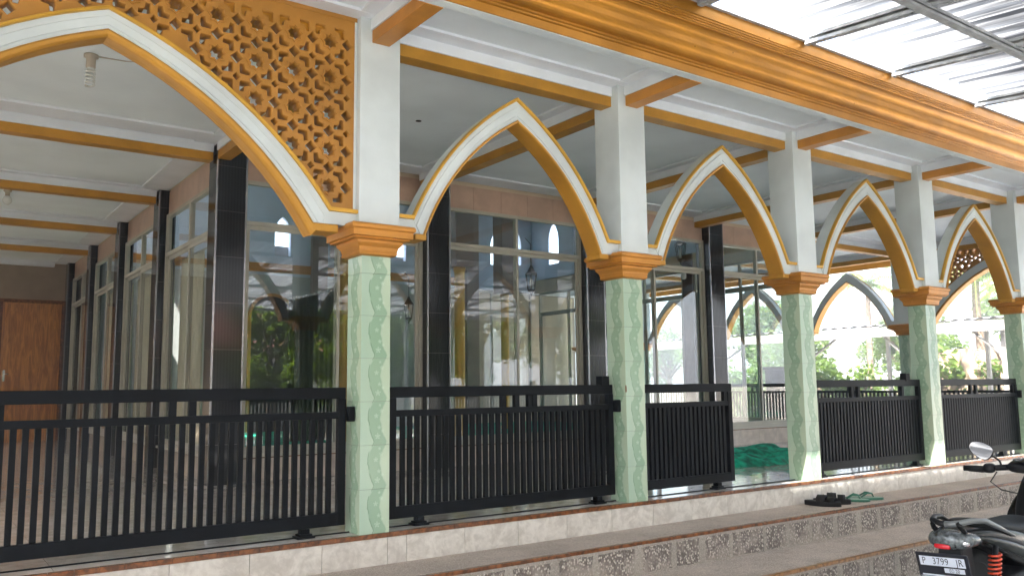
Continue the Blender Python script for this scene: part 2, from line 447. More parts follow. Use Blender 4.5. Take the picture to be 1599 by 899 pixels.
# top riser: beige tiles, one cut piece as in the real joints
jx = [.094]
x = .094
while x > -4.3: x -= .48; jx.insert(0, x)
jx += [.244]
x = .244
while x < 13.9: x += .483; jx.append(x)
for a, b in zip(jx, jx[1:]):
    MB().box(0, -.010, -.186, b-a-.004, .0, 0).build('riser_tile', 'risertile', steps, (a+.002, YF, -.032))
MB().box(-4.6, YF-.003, -.23, 14.0, YF+.02, -.03).build('riser_backing', 'grout', steps)
trim = MB().box(0, -.016, -.030, .1285, .02, .001).mesh('trim_tile', 'browntrim')
x = -3.95; far = MB()
while x < 14.0:
    if x < 6.2: put('trim_tile', trim, steps, (x, YF, 0))
    else: far.box(x, YF-.016, -.030, x+.1285, YF+.02, .001)
    x += .131
o = far.build('far_trim_tiles', 'browntrim', steps); o['kind'] = 'stuff'
for (yy, zz, mt_) in ((-.62, -.212, 'browntrim'), (-1.23, -.462, 'tantrim')):
    tr = MB().box(0, -.008, -.022, .1285, .03, .003).mesh('nosing_tile', mt_)
    x = -4.6; far = MB()
    while x < 14.5:
        if x < 5.0: put('nosing_tile', tr, steps, (x, yy, zz + random.uniform(-.0015, .0015)))
        else: far.box(x, yy-.008, zz-.022, x+.1285, yy+.03, zz+.003)
        x += .1315
    o = far.build('far_nosing_tiles', mt_, steps); o['kind'] = 'stuff'
# pebble-dash panels between smooth mortar strips
for (yy, z0, z1) in ((-.62, -.452, -.245), (-1.23, GZ+.01, -.492)):
    MB().box(-4.6, yy-.006, z0-.01, 14.6, yy+.01, z1+.012).build('mortar_band', 'mortar', steps)
    x = -4.5
    while x < 14.3:
        wd = .31 + random.uniform(-.07, .10)
        n_ = 6; top = [(x + wd*i/n_, z1 - .004 - random.uniform(0,.012)) for i in range(n_, -1, -1)]
        bot = [(x + wd*i/n_, z0 + random.uniform(0,.014)) for i in range(0, n_+1)]
        lf = [(x+random.uniform(-.006,.012), z0+(z1-z0)*q) for q in (.75,.5,.25)]; rt_ = [(x+wd+random.uniform(-.012,.006), z0+(z1-z0)*q) for q in (.25,.5,.75)]
        MB().extr(bot + rt_ + top + lf, 'y', yy-.009, yy).build('pebble_panel', 'pebble', steps)
        x += wd + .04 + random.uniform(0, .05)

# ------------------------------------------------------------------ columns
CW = .113           # half width of the tiled shaft
ctile = MB().box(-CW+.0008, -.010, .001, CW-.0008, .0, .299).mesh('tile', 'coltile')
def cut_tile(h): return MB().box(-CW+.0008, -.010, .001, CW-.0008, .0, h-.001).mesh('tile', 'coltile')
ctop = cut_tile(.145)
cap_me = MB().sqlathe([(.120,1.925),(.140,1.93),(.147,1.935),(.151,1.945),(.147,1.957),(.150,1.962),(.156,1.985),(.172,2.005),(.178,2.015),(.180,2.03),
    (.213,2.034),(.217,2.040),(.213,2.047),(.233,2.05),(.234,2.095),(.240,2.098),(.247,2.105),(.250,2.116),(.247,2.128),(.240,2.138),(.2,2.143)]).mesh('capital','gold_orange')
shaft_me = MB().box(-.16,-.16,2.13,.16,.16,ZC).mesh('upper_shaft','white')
core_me = MB().box(-CW+.008,-CW+.008,-.01,CW-.008,CW-.008,1.94).mesh('shaft_core','grout')
def make_column(label, loc, group):
    t = thing('colonnade_column', label, 'column', loc, group)
    put('shaft_core', core_me, t)
    o = put('capital', cap_me, t, bevel=.0025)
    put('upper_shaft', shaft_me, t, bevel=.004)
    for k, rz in enumerate((0, -math.pi/2, math.pi/2, math.pi)):
        off = Vector((0, -CW+.010, 0)); off.rotate(Matrix.Rotation(rz, 3, 'Z'))
        for i in range(6): put('tile', ctile, t, (off.x, off.y, i*.3), rot=(0,0,rz))
        put('tile', ctop, t, (off.x, off.y, 1.8), rot=(0,0,rz))
    return t
GC = 'green tiled columns along the front of the veranda'
c1 = make_column('green tiled column nearest the camera, between the wide fretwork arch and the first small arch', (0,0,0), GC)
for X, lab in ((2.5,'green tiled column with a small chip in its edge, second from the left'),
               (5.0,'green tiled column beside the open gateway, behind the black sandals'),
               (7.5,'green tiled column behind the scooter handlebar, second from the right edge'),
               (10.0,'green tiled column cut by the right edge of the photo'),
               (13.6,'green tiled corner column beyond the right edge, at the last front arch'),
               (-3.62,'green tiled corner column left of the wide fretwork arch')):
    c = copy_thing(c1, (X,0,0), 0, lab); c['group'] = GC
GB = 'green tiled columns on the right side of the building'
for i, Y in enumerate(RY):
    c = copy_thing(c1, (XR, Y, 0), 0, ['far green column seen just left of the second column from the right edge',
        'far green column behind the third front column, holding the sunlit small arch',
        'far green column seen through the hall glass, right of the black pilaster', 'far green column seen through the middle of the hall glass',
        'farthest green column at the back corner of the right veranda'][i]); c['group'] = GB
for k, Y in enumerate((3.64, 11.2)):
    c = copy_thing(c1, (-3.62, Y, 0), 0, ['green column on the left side next to the front corner', 'green column on the left side near the brown back wall'][k]); c['group'] = 'green tiled columns on the left side of the building'
# the small chip on the corner of the second column
second = [o_ for o_ in col.objects if o_.get('label', '').startswith('green tiled column with a small chip')][0]
MB().add([(-.1145,-.1138,.925),(-.103,-.1142,.945),(-.105,-.1142,.985),(-.1145,-.1138,1.0),(-.1148,-.106,.98),(-.1148,-.107,.94)], [(0,1,2,3),(0,3,4,5)]).build('chipped_patch', 'browntrim', second)

# ------------------------------------------------------------------ arches
def interp(tab, n):
    """resample a poly-line table of (x,z) into n points, smoothed (Catmull-Rom)"""
    P = [Vector((a, b)) for a, b in tab]; P = [P[0]*2-P[1]] + P + [P[-1]*2-P[-2]]
    out = []; segs = len(P)-3
    for i in range(n+1):
        u = i/n*segs; k = min(int(u), segs-1); t_ = u-k
        a,b_,c,d = P[k:k+4]
        out.append(.5*((2*b_)+(c-a)*t_+(2*a-5*b_+4*c-d)*t_*t_+(3*b_-a-3*c+d)*t_**3))
    return out
def arc(p0, pm, p1, n=8):
    (ax,ay),(bx_,by_),(cx_,cy_) = p0,pm,p1
    d_ = 2*(ax*(by_-cy_)+bx_*(cy_-ay)+cx_*(ay-by_))
    ux = ((ax*ax+ay*ay)*(by_-cy_)+(bx_*bx_+by_*by_)*(cy_-ay)+(cx_*cx_+cy_*cy_)*(ay-by_))/d_
    uy = ((ax*ax+ay*ay)*(cx_-bx_)+(bx_*bx_+by_*by_)*(ax-cx_)+(cx_*cx_+cy_*cy_)*(bx_-ax))/d_
    r_ = math.hypot(ax-ux, ay-uy); a0_ = math.atan2(ay-uy, ax-ux); a1_ = math.atan2(cy_-uy, cx_-ux)
    return [(ux+r_*math.cos(a0_+(a1_-a0_)*i/n), uy+r_*math.sin(a0_+(a1_-a0_)*i/n)) for i in range(n+1)]
def arch_sections(inner, outer, n=14):
    a = interp(inner, n); b_ = interp(outer, n)
    R = [(p, q) for p, q in zip(a, b_)]
    L = [(Vector((-p.x, p.y)), Vector((-q.x, q.y))) for p, q in R[1:]]
    return list(reversed(L)) + R
def sweep(sec, prof, name, mt, parent, bevel=0):
    """prof: closed list of (s, y) with s 0 at the inner curve and 1 at the outer"""
    mb = MB(); n = len(prof); vs = []
    for p, q in sec:
        for s_, y_ in prof:
            v = p + (q-p)*s_; vs.append((v.x, y_, v.y))
    fs = []
    for i in range(len(sec)-1):
        for k in range(n): fs.append((i*n+k, i*n+(k+1)%n, (i+1)*n+(k+1)%n, (i+1)*n+k))
    fs.append(tuple(range(n))); fs.append(tuple((len(sec)-1)*n+k for k in range(n)))
    mb.add(vs, fs)
    return mb.build(name, mt, parent)
# inner/outer curves: half arch, (x from the centre line, z)
s_in = arc((0,3.14),(.50,2.735),(.882,2.09))
s_out = arc((0,3.325),(.56,2.86),(.963,2.235))
b_in = arc((0,3.165),(.66,2.815),(1.345,2.075))
b_out = arc((0,3.31),(.66,2.995),(1.455,2.225))
def make_arch(name, label, inner, outer, gap, group):
    t = thing(name, label, 'arch', (0,0,0), group)
    sec = arch_sections(inner, outer)
    # white band with a fine step, gold roll inside, slim gold line outside
    sweep(sec, [(.02,-.120),(.22,-.120),(.25,-.128),(.60,-.128),(.64,-.120),(.93,-.120),(1.0,-.112),(1.0,.035),(.02,.035)], 'white_band', 'white', t)
    q = 1.0 if name == 'fretwork_arch' else .42
    sweep(sec, [(.03,-.118),(.03,-.136),(-.06*q,-.144),(-.20*q,-.140),(-.28*q,-.126),(-.30*q,-.10),(-.26*q,-.03),(-.26*q,.0),(-.22*q,.04),(-.10*q,.046),(.03,.04)], 'inner_moulding', 'gold', t)
    sweep(sec, [(.90,-.118),(.90,-.138),(.95,-.146),(1.02,-.146),(1.06,-.134),(1.06,-.105)], 'outer_moulding', 'gold_bright', t)
    xo = outer[-1][0]; xi = inner[-1][0]; zo = outer[-1][1]
    for s_ in (-1, 1):
        xs = gap
        MB().box(s_*(xo-.05), -.117, 2.125, s_*xs, .034, zo-.004).box(s_*(xo-.10), -.115, 2.10, s_*(xo+.0), .032, 2.16).build('springer', 'white', t)
        MB().box(s_*(xo-.004), -.147, zo-.012, s_*(xs+.0), -.10, zo+.014).build('hook_moulding', 'gold_bright', t)
        if name == 'fretwork_arch':
            MB().box(s_*(xi-.03), -.146, 2.062, s_*(xi+.16), .04, 2.118).build('foot_moulding', 'gold', t, bevel=.01)
        else:
            MB().box(s_*(xi-.03), -.142, 2.072, s_*(xi+.07), .04, 2.118).build('foot_moulding', 'gold', t, bevel=.01)
    return t
GA = 'small pointed arches along the front'
a0 = make_arch('pointed_arch', 'small pointed arch between the first and second front columns, largest of the small ones', s_in, s_out, 1.09, GA)
a0.location = (1.25, 0, 0)
for X, lab in ((3.75,'small pointed arch above the half-open gate, third arch from the left'), (6.25,'small pointed arch above the sandals, fourth arch from the left'),
               (8.75,'small pointed arch nearest the right edge, with fretwork showing through it')):
    copy_thing(a0, (X,0,0), 0, lab)
for i in range(4):
    c = copy_thing(a0, (XR, (RY[i]+RY[i+1])/2, 0), math.pi/2, ['far sunlit pointed arch with a palm behind, between the third and fourth front columns',
       'far pointed arch half hidden by the third front column', 'far pointed arch seen through the glass left of the third column', 'far pointed arch seen through the glass beside the second column'][i])
    c['group'] = 'pointed arches on the right side of the building'
GW = 'wide fretwork arches at the building corners'
wide = make_arch('fretwork_arch', 'wide arch at the left filled above with gold star fretwork', b_in, b_out, 1.65, GW)
# fretwork panel as a filled 2D curve with holes
CELL = .262
def poly_star(cx, cz, ro, ri, rot=math.pi/8):
    return [(cx+(ro if k%2==0 else ri)*math.cos(rot+k*math.pi/8), cz+(ro if k%2==0 else ri)*math.sin(rot+k*math.pi/8)) for k in range(16)]
oc = interp([(x*1.0, z) for x, z in b_out], 40)
def arch_z(x):
    x = max(abs(x), oc[0].x + 1e-6)
    for p, q in zip(oc, oc[1:]):
        if p.x <= x <= q.x: return p.y + (q.y-p.y)*(x-p.x)/max(1e-6, q.x-p.x)
    return 2.24
XW, ZT = 1.645, 3.64
def inside(x, z, mg=.022):
    if abs(x) > XW-mg or z > ZT-mg: return False
    if abs(x) > 1.45: return z > 2.245+mg
    # distance to curve
    if z < arch_z(x): return False
    return min((x_-Vector((abs(x), z))).length for x_ in oc) > mg
holes = []; stars = []
def add_hole(poly):
    cx = sum(p[0] for p in poly)/len(poly); cz = sum(p[1] for p in poly)/len(poly)
    if not inside(cx, cz, .03) or cz > 3.55: return False
    out = []; moved = 0
    for p in poly:
        if inside(*p): out.append(p); continue
        moved += 1; lo, hi = 0.0, 1.0
        for _ in range(9):
            md = (lo+hi)/2; q = (cx+(p[0]-cx)*md, cz+(p[1]-cz)*md)
            if inside(*q): lo = md
            else: hi = md
        out.append((cx+(p[0]-cx)*lo, cz+(p[1]-cz)*lo))
    holes.append(out); return moved == 0
def diam(cx, cz, r): return [(cx+r,cz),(cx,cz+r),(cx-r,cz),(cx,cz-r)]
NX = 7; z_base = 3.44
for i in range(-NX, NX+1):
    for j in range(-6, 2):
        cx = (i+.5)*CELL - .0; cz = z_base + j*CELL
        ok = add_hole(poly_star(cx, cz, .055, .040, 0))
        if ok: stars.append((cx, cz))
        add_hole(diam(cx+CELL/2, cz, .047)); add_hole(diam(cx, cz+CELL/2, .047))
        add_hole(diam(cx+CELL/2, cz+CELL/2, .031))
        for sx in (-1, 1):
            for sz in (-1, 1):
                pts = []
                for u, v in ((.102,0),(.079,.032),(.104,.055),(.150,.007),(.150,-.007),(.104,-.055),(.079,-.032)):
                    pts.append((cx + sx*(u-v)/math.sqrt(2), cz + sz*(u+v)/math.sqrt(2)))
                add_hole(pts)
cu = bpy.data.curves.new('fret', 'CURVE'); cu.dimensions = '2D'; cu.fill_mode = 'BOTH'; cu.extrude = .052; cu.bevel_depth = .003; cu.bevel_resolution = 0
outer = [(-XW, 2.245), (-XW, ZT), (XW, ZT), (XW, 2.245)] + [(p.x, p.y) for p in reversed(oc)] + [(-p.x, p.y) for p in oc[1:]]
for poly in [outer] + holes:
    sp = cu.splines.new('POLY'); sp.points.add(len(poly)-1)
    for k, (a, b) in enumerate(poly): sp.points[k].co = (a, b, 0, 1)
    sp.use_cyclic_u = True
tmp = bpy.data.objects.new('tmp', cu); col.objects.link(tmp)
bpy.context.view_layer.update()
fme = bpy.data.meshes.new_from_object(tmp.evaluated_get(bpy.context.evaluated_depsgraph_get()))
bpy.data.objects.remove(tmp); bpy.data.curves.remove(cu)
fme.transform(Matrix.Translation((0, -.048, 0)) @ Matrix.Rotation(math.pi/2, 4, 'X')); fme.materials.clear(); fme.materials.append(M['fret']); fme.name = 'fretwork_panel'
put('fretwork_panel', fme, wide)
ring = MB()
o1 = poly_star(0,0,.069,.054,0); i1 = poly_star(0,0,.057,.042,0); vs = []; n_ = 16
for pl, yy in ((o1,-.100),(o1,-.112),(i1,-.112),(i1,-.100)): vs += [(a, yy, b) for a, b in pl]
fs = []
for l in range(4):
    for k in range(n_): fs.append((l*n_+k, l*n_+(k+1)%n_, ((l+1)%4)*n_+(k+1)%n_, ((l+1)%4)*n_+k))
ring_me = ring.add(vs, fs).mesh('star_rosette', 'fret')
for cx, cz in stars: put('star_rosette', ring_me, wide, (cx, 0, cz))
MB().box(-XW-.002, -.108, ZT-.012, XW+.002, -.042, 3.66).build('top_border', 'fret', wide)
MB().box(-XW-.003, -.106, 2.25, -XW+.016, -.044, ZT).build('side_border', 'white', wide)
MB().box(XW-.016, -.106, 2.25, XW+.003, -.044, ZT).build('side_border', 'white', wide)
wide.location = (-1.81, 0, 0)
copy_thing(wide, (11.8, 0, 0), 0, 'wide fretwork arch beyond the right edge, at the right front corner')
copy_thing(wide, (XR, 1.82, 0), math.pi/2, 'wide fretwork arch far at the right, showing orange fretwork through the last small arch')

# ------------------------------------------------------------------ ceiling, beams, roof
ceil = structure('veranda_ceiling', MB().box(-4.6,-.93,ZC,14.6,HY0+.1,ZC+.06).box(-4.6,HY0+.1,ZC,.1,14.5,ZC+.06).box(HX1-.2,HY0+.1,ZC,14.6,14.5,ZC+.06).box(.1,11.7,ZC,HX1-.2,14.5,ZC+.06), 'ceiling')
# raised borders that edge each ceiling panel
bm_ = MB()
for (ya, yb) in ((-.24,.24),(-.93,-.80),(3.30,3.62)): bm_.box(-4.5, ya, ZC-.022, 14.5, yb, ZC+.01)
for X in CX: bm_.box(X-.20, -.80, ZC-.019, X+.20, -.24, ZC+.01); bm_.box(X-.20, .24, ZC-.019, X+.20, 3.30, ZC+.01)
for Y in (6.35, 8.95, 11.55): bm_.box(-3.9, Y-.18, ZC-.019, -.30, Y+.18, ZC+.01); bm_.box(HX1+.3, Y-.18, ZC-.019, 13.9, Y+.18, ZC+.01)
bm_.box(-.30, 3.62, ZC-.022, .02, 14.3, ZC+.01); bm_.box(HX1, 3.62, ZC-.022, HX1+.3, 14.3, ZC+.01); bm_.box(XR-.24, .24, ZC-.016, XR+.24, 14.3, ZC+.01)
bm_.box(-3.9, 14.12, ZC-.10, -.3, 14.3, ZC+.01)
bm_.build('panel_border', 'trimwhite', ceil)
roof = structure('roof_slab', MB().box(-4.6,-1.015,ZC+.07,14.6,HY0+.155,ZC+.33).box(-4.6,HY0+.155,ZC+.07,.07,14.8,ZC+.33).box(HX1-.12,HY0+.155,ZC+.07,14.6,14.8,ZC+.33).box(.02,11.75,ZC+.07,HX1-.1,14.8,ZC+.33), 'concrete')
def beam(label, x0, y0, x1, y1, mt_='gold', group='gold beams under the ceiling', cat='beam'):
    t = thing('ceiling_beam', label, cat, ((x0+x1)/2, (y0+y1)/2, 3.48), group)
    cx, cy = (x0+x1)/2, (y0+y1)/2; hx, hy = abs(x1-x0)/2, abs(y1-y0)/2
    MB().box(-hx,-hy,0,hx,hy,.092).build('gold_band', mt_, t, bevel=.004)
    if hx > hy: MB().box(-hx, -hy-.012, .092, hx, hy+.012, .205).build('white_band', 'trimwhite', t)
    else: MB().box(-hx-.012, -hy, .092, hx+.012, hy, .205).build('white_band', 'trimwhite', t)
    return t
names_ = ['over the wide fretwork arch at the left', 'over the first small arch', 'over the half-open gate', 'over the black sandals', 'over the rightmost small arch', 'beyond the right edge']
for i in range(6):
    beam('gold beam along the colonnade ' + names_[i], CX[i]+.16, -.07, CX[i+1]-.16, .07)
cn = ['left corner', 'nearest', 'second', 'third', 'fourth', 'rightmost', 'right corner']
for i, X in enumerate(CX):
    if 0 < i: beam('short orange beam from the top of the %s column out to the cornice' % cn[i], X-.07, -.934, X+.07, -.16, 'gold_orange', 'short beams out to the cornice')
    if i in (0, 6): continue
    beam('gold beam from the top of the %s column back to the hall wall' % cn[i], X-.07, .16, X+.07, HY0-.02, 'gold', 'beams from the columns to the hall')
for i, Y in enumerate((3.75, 6.35, 8.95, 11.55)):
    beam('gold beam across the left veranda ceiling, %s from the camera' % ['nearest','second','third','farthest'][i], -3.5, Y-.07, -.09, Y+.07, 'gold', 'beams across the left veranda')
for i, Y in enumerate((RY[0], RY[1], RY[2], RY[3])):
    beam('gold beam across the right veranda ceiling, %s from the front' % ['nearest','second','third','farthest'][i], HX1+.02, Y-.07, XR-.16, Y+.07, 'gold', 'beams across the right veranda')
beam('long gold beam over the far arches on the right side', XR-.06, .16, XR+.06, 13.5)
# cornice: cyma profile in (y,z), mitred round the right corner
prof = [(-1.018,3.492),(-1.020,3.490),(-1.026,3.492),(-1.026,3.552),(-1.034,3.556),(-1.038,3.560),(-1.038,3.572),(-1.046,3.576),(-1.050,3.580),(-1.050,3.592),(-1.056,3.596)]
for k in range(9):
    a = math.radians(k/8*90); prof.append((-1.056-.070*math.sin(a), 3.596+.115*(1-math.cos(a))))
for k in range(1, 9):
    a = math.radians(k/8*90); prof.append((-1.126-.066*(1-math.cos(a)), 3.711+.105*math.sin(a)))
prof += [(-1.196,3.822),(-1.206,3.827),(-1.206,3.838),(-1.216,3.842),(-1.216,3.853),(-1.226,3.857),(-1.226,3.868),(-1.236,3.874),(-1.230,3.880),(-1.230,3.972),(-1.02,3.972)]
def cornice():
    mb = MB(); vs = []; n = len(prof)
    yo = -1.02
    for st in range(3):
        for (y_, z_) in prof:
            out = yo - y_
            if st == 0: vs.append((-5.2, y_, z_))
            elif st == 1: vs.append((14.6+out, y_, z_))
            else: vs.append((14.6+out, 14.8, z_))
    fs = []
    for i in range(2):
        for k in range(n): fs.append((i*n+k, i*n+(k+1)%n, (i+1)*n+(k+1)%n, (i+1)*n+k))
    fs += [tuple(range(n)), tuple(2*n+k for k in range(n))]
    return mb.add(vs, fs)
t = thing('roof_cornice', 'large gold moulded cornice running along the roof edge across the top right', 'cornice')
cornice().build('gold_moulding', 'gold_cornice', t)
MB().box(-5.2,-1.262,3.9725,14.8,-1.0,3.980).build('shading_lip', 'galv', t)  # lip added so the cornice's top band falls in shade
MB().box(-5.2,-1.0175,3.484,14.62,-.935,3.80).build('white_fascia', 'white', t)

# ------------------------------------------------------------------ hall walls with windows and black pilasters
def tiled_face(parent, x0, x1, z0, z1, y, wd, mt_, nm='wall_tile', gap=.003, th=.012, along='x', stop=None):
    x = x0
    while x < x1-.01:
        e = min(x+wd, x1)
        if along == 'x': MB().box(0, 0, 0, e-x-gap, th, z1-z0).build(nm, mt_, parent, (x+gap/2, y, z0))
        else: MB().box(0, 0, 0, th, e-x-gap, z1-z0).build(nm, mt_, parent, (y, x+gap/2, z0))
        x = e
def make_pilaster(name='pilaster'):
    """local: front face at y=0 (towards -y), x 0..PW ; PD deep"""
    return None
PW, PD = .335, .30
pil_tiles = {}
def pilaster(parent, x, y, faces, wx=PW, wy=PD):
    """black tiled pilaster at (x..x+wx, y..y+wy)"""
    root = MB().box(x+.008, y+.008, 0, x+wx-.008, y+wy-.008, ZC-.02).build('pilaster', 'grout', parent)
    zs = [0, .42, .92, 1.42, 1.92, 2.42, 2.92, 3.42, ZC-.02]
    for z0, z1 in zip(zs, zs[1:]):
        for f in faces:
            k = (f, round(z1-z0, 3), round(wx,3), round(wy,3))
            if k not in pil_tiles:
                mb = MB(); h = z1-z0-.004
                if f in 'sn': mb.box(.018, 0, 0, wx-.018, .010, h)
                else: mb.box(0, .018, 0, .010, wy-.018, h)
                pil_tiles[k] = mb.mesh('black_tile', 'blacktile')
            loc = {'s': (x, y, z0+.002), 'n': (x, y+wy-.010, z0+.002), 'w': (x, y, z0+.002), 'e': (x+wx-.010, y, z0+.002)}[f]
            put('black_tile', pil_tiles[k], root, loc)
    MB().box(x-.002,y-.002,0,x+.016,y+.016,ZC-.015).box(x+wx-.016,y-.002,0,x+wx+.002,y+.016,ZC-.015).build('corner_strip', 'steel', root)
    return root
def window(parent, L, a0, a1, z0, z1, trans, glass_off=.0, mids=(None,), door=False):
    """L(u, d, z) maps wall-run coordinate, depth, height to a world box; builds frame, sashes, panes"""
    def bx(mb, u0, d0, za, u1, d1, zb):
        p, q = L(u0, d0), L(u1, d1); mb.box(p[0], p[1], za, q[0], q[1], zb)
    root = MB(); fw = .045
    bx(root, a0, 0, z0, a0+fw, .07, z1); bx(root, a1-fw, 0, z0, a1, .07, z1)
    bx(root, a0+fw, .001, z1-fw, a1-fw, .069, z1); bx(root, a0+fw, .001, z0, a1-fw, .069, z0+.035)
    bx(root, a0+fw, .002, trans-.024, a1-fw, .068, trans+.024)
    mid = (a0+a1)/2
    bx(root, mid-.020, .003, trans+.024, mid+.020, .067, z1-fw)
    w_ = root.build('window', 'alu', parent, bevel=.003)
    for (u0, u1) in ((a0+fw, mid-.020), (mid+.020, a1-fw)):
        p = MB(); bx(p, u0+.001, .034, trans+.025, u1-.001, .040, z1-fw-.001); p.build('pane', 'glass', w_)
    for k, (u0, u1, dd) in enumerate(((a0+fw+.002, mid+.028, .010), (mid-.028, a1-fw-.002, .040))):
        s_ = MB(); sw = .036; za, zb = z0+.036, trans-.025
        bx(s_, u0, dd, za, u0+sw, dd+.024, zb); bx(s_, u1-sw, dd, za, u1, dd+.024, zb)
        bx(s_, u0+sw, dd+.001, zb-.045, u1-sw, dd+.023, zb); bx(s_, u0+sw, dd+.001, za, u1-sw, dd+.023, za+.05)
        s_.build('sash', 'alu', w_, bevel=.002)
        p = MB(); bx(p, u0+sw, dd+.009, za+.05, u1-sw, dd+.014, zb-.045); p.build('pane', 'glass', w_)
    return w_
PX = [-.07, 2.55, 5.17, 7.79]
front = structure('hall_front_wall', MB().box(-.02, HY0+.16, 3.34, HX1-.05, HY0+.24, 5.7).box(-.02,HY0+.16,0,HX1-.05,HY0+.24,.262), 'cream')
PXX = PX + [HX1-PW]
for i in range(4):
    x0, x1 = PXX[i]+PW, PXX[i+1]
    tiled_face(front, x0, x1, .0, .258, HY0+.148, .45, 'basetile')
    tiled_face(front, x0, x1, 3.33, 3.64, HY0+.148, .45, 'peach')
    MB().box(x0, HY0+.09, .262, x1, HY0+.25, .292).build('window_sill', 'alu', front)
    MB().box(x0, HY0+.135, .246, x1, HY0+.16, .2615).build('sill_trim', 'browntrim', front)
    window(front, lambda u, d: (u, HY0+.12+d), x0, x1, .292, 3.325, 2.84)
for i, X in enumerate(PXX):
    pilaster(front, X, HY0, 'swe' if i else 'sw')
left = structure('hall_left_wall', MB().box(.07, 3.9, 3.34, .15, 14.1, 3.70).box(.07,3.9,0,.15,14.1,.262), 'cream')
PY = [HY0, 6.20, 8.80, 11.40, 14.0]
for i in range(4):
    y0, y1 = PY[i]+PD, PY[i+1]
    tiled_face(left, y0, y1, .0, .258, .058, .45, 'basetile', along='y')
    tiled_face(left, y0, y1, 3.33, 3.64, .058, .45, 'peach', along='y')
    MB().box(.0, y0, .262, .16, y1, .292).build('window_sill', 'alu', left)
    MB().box(.045, y0, .246, .07, y1, .2615).build('sill_trim', 'browntrim', left)
    window(left, lambda u, d: (.03+d, u), y0, y1, .292, 3.325, 2.78)
    if i: pilaster(left, -.07, PY[i], 'swn', .22, PD)
pilaster(left, -.07, 14.0, 'sw', .22, .28)
for i in range(4):
    y0, y1 = PY[i]+PD+.06, PY[i+1]-.06
    ct = thing('window_curtain', 'cream curtain hanging inside the left side window, %s from the camera' % ['nearest','second','third','farthest'][i], 'curtain', (.24, 0, 0), 'cream curtains inside the left side windows')
    for (u0, u1) in ((y0, (y0+y1)/2-.10), ((y0+y1)/2+.08, y1)):
        vs = []; fs = []; n_ = 46
        for k in range(n_+1):
            yy_ = u0+(u1-u0)*k/n_; xx_ = .020*math.sin(k*.95)+.008*math.sin(k*2.3)
            vs += [(xx_, yy_, .30), (xx_*.6, yy_, 2.72), (xx_+.004, yy_, .30), (xx_*.6+.004, yy_, 2.72)]
        for k in range(n_): a = k*4; fs += [(a,a+4,a+5,a+1),(a+2,a+3,a+7,a+6)]
        MB().add(vs, fs, True).build('panel', 'curtain', ct)
    MB().tube([(0,y0,2.73),(0,y1,2.73)], .012, 8).build('curtain_rod', 'alu', ct)
right = structure('hall_right_wall', MB().box(HX1-.20, 3.9, 3.34, HX1-.12, 11.6, 3.68).box(HX1-.20,3.9,0,HX1-.12,11.6,.262), 'cream')
for i in range(3):
    y0, y1 = PY[i]+PD, PY[i+1]
    tiled_face(right, y0, y1, 0, .258, HX1-.12, .45, 'basetile', along='y')
    tiled_face(right, y0, y1, 3.33, 3.64, HX1-.12, .45, 'peach', along='y')
    MB().box(HX1-.24, y0, .262, HX1-.08, y1, .292).build('window_sill', 'alu', right)
    window(right, lambda u, d: (HX1-.19+d, u), y0, y1, .292, 3.325, 2.82)
    if i: pilaster(right, HX1-.22, PY[i], 'swne', .22, PD)
# hall interior: back wall with windows and high arched openings
def arched_wall(name, run, z0, z1, holes_, th, place, mt_):
    cu = bpy.data.curves.new(name, 'CURVE'); cu.dimensions = '2D'; cu.fill_mode = 'BOTH'; cu.extrude = th/2
    polys = [[(run[0], z0), (run[1], z0), (run[1], z1), (run[0], z1)]]
    for (c, hw, za, zb) in holes_:
        p = [(c-hw, za), (c+hw, za), (c+hw, za+(zb-za)*.62), (c+hw*.85, za+(zb-za)*.76), (c+hw*.5, za+(zb-za)*.9), (c, zb),
             (c-hw*.5, za+(zb-za)*.9), (c-hw*.85, za+(zb-za)*.76), (c-hw, za+(zb-za)*.62)]
        polys.append(p)
    for poly in polys:
        sp = cu.splines.new('POLY'); sp.points.add(len(poly)-1)
        for k, (a, b) in enumerate(poly): sp.points[k].co = (a, b, 0, 1)
        sp.use_cyclic_u = True
    tmp = bpy.data.objects.new('tmp', cu); col.objects.link(tmp); bpy.context.view_layer.update()
    me = bpy.data.meshes.new_from_object(tmp.evaluated_get(bpy.context.evaluated_depsgraph_get()))
    bpy.data.objects.remove(tmp); bpy.data.curves.remove(cu)
    me.transform(place); me.materials.clear(); me.materials.append(M[mt_]); me.name = name
    return me
RX = Matrix.Rotation(math.pi/2, 4, 'X')
bw = arched_wall('hall_back_wall', (.1, HX1-.1), 3.36, 5.7, [(3.63,.17,3.78,4.62),(9.08,.15,4.0,4.80),(9.72,.15,4.05,4.92),(6.4,.16,3.9,4.75)], .12, Matrix.Translation((0,11.66,0)) @ RX, 'bluewall')
back = put('hall_back_wall', bw); tag(back, None, None, None, 'structure')
MB().box(.1, 11.60, 0, 7.7, 11.72, 3.358).build('lower_wall', 'greywall', back)
MB().box(.1, 11.55, 3.50, 8.2, 11.598, 3.60).box(.1,11.57,3.42,8.2,11.598,3.50).build('wall_moulding', 'gold_orange', back)
window(back, lambda u, d: (u, 11.62+d), 7.75, 10.2, .292, 3.35, 2.84)
for X in (4.25, 8.15):
    MB().box(X, 11.46, 0, X+.34, 11.598, 5.7).build('wall_pier', 'pillarbrown', back)
rw = arched_wall('upper_wall', (3.85, 11.62), 3.66, 5.7, [(10.7,.20,4.0,5.02),(9.6,.2,4.0,5.02),(8.2,.22,4.0,5.02),(7.0,.22,4.0,5.02),(5.6,.22,4.0,5.02),(4.6,.2,4.0,5.02)], .03,
                 Matrix.Translation((HX1-.23,0,0)) @ Matrix.Rotation(math.pi/2, 4, 'Z') @ RX, 'bluewall')
put('upper_wall', rw, right)
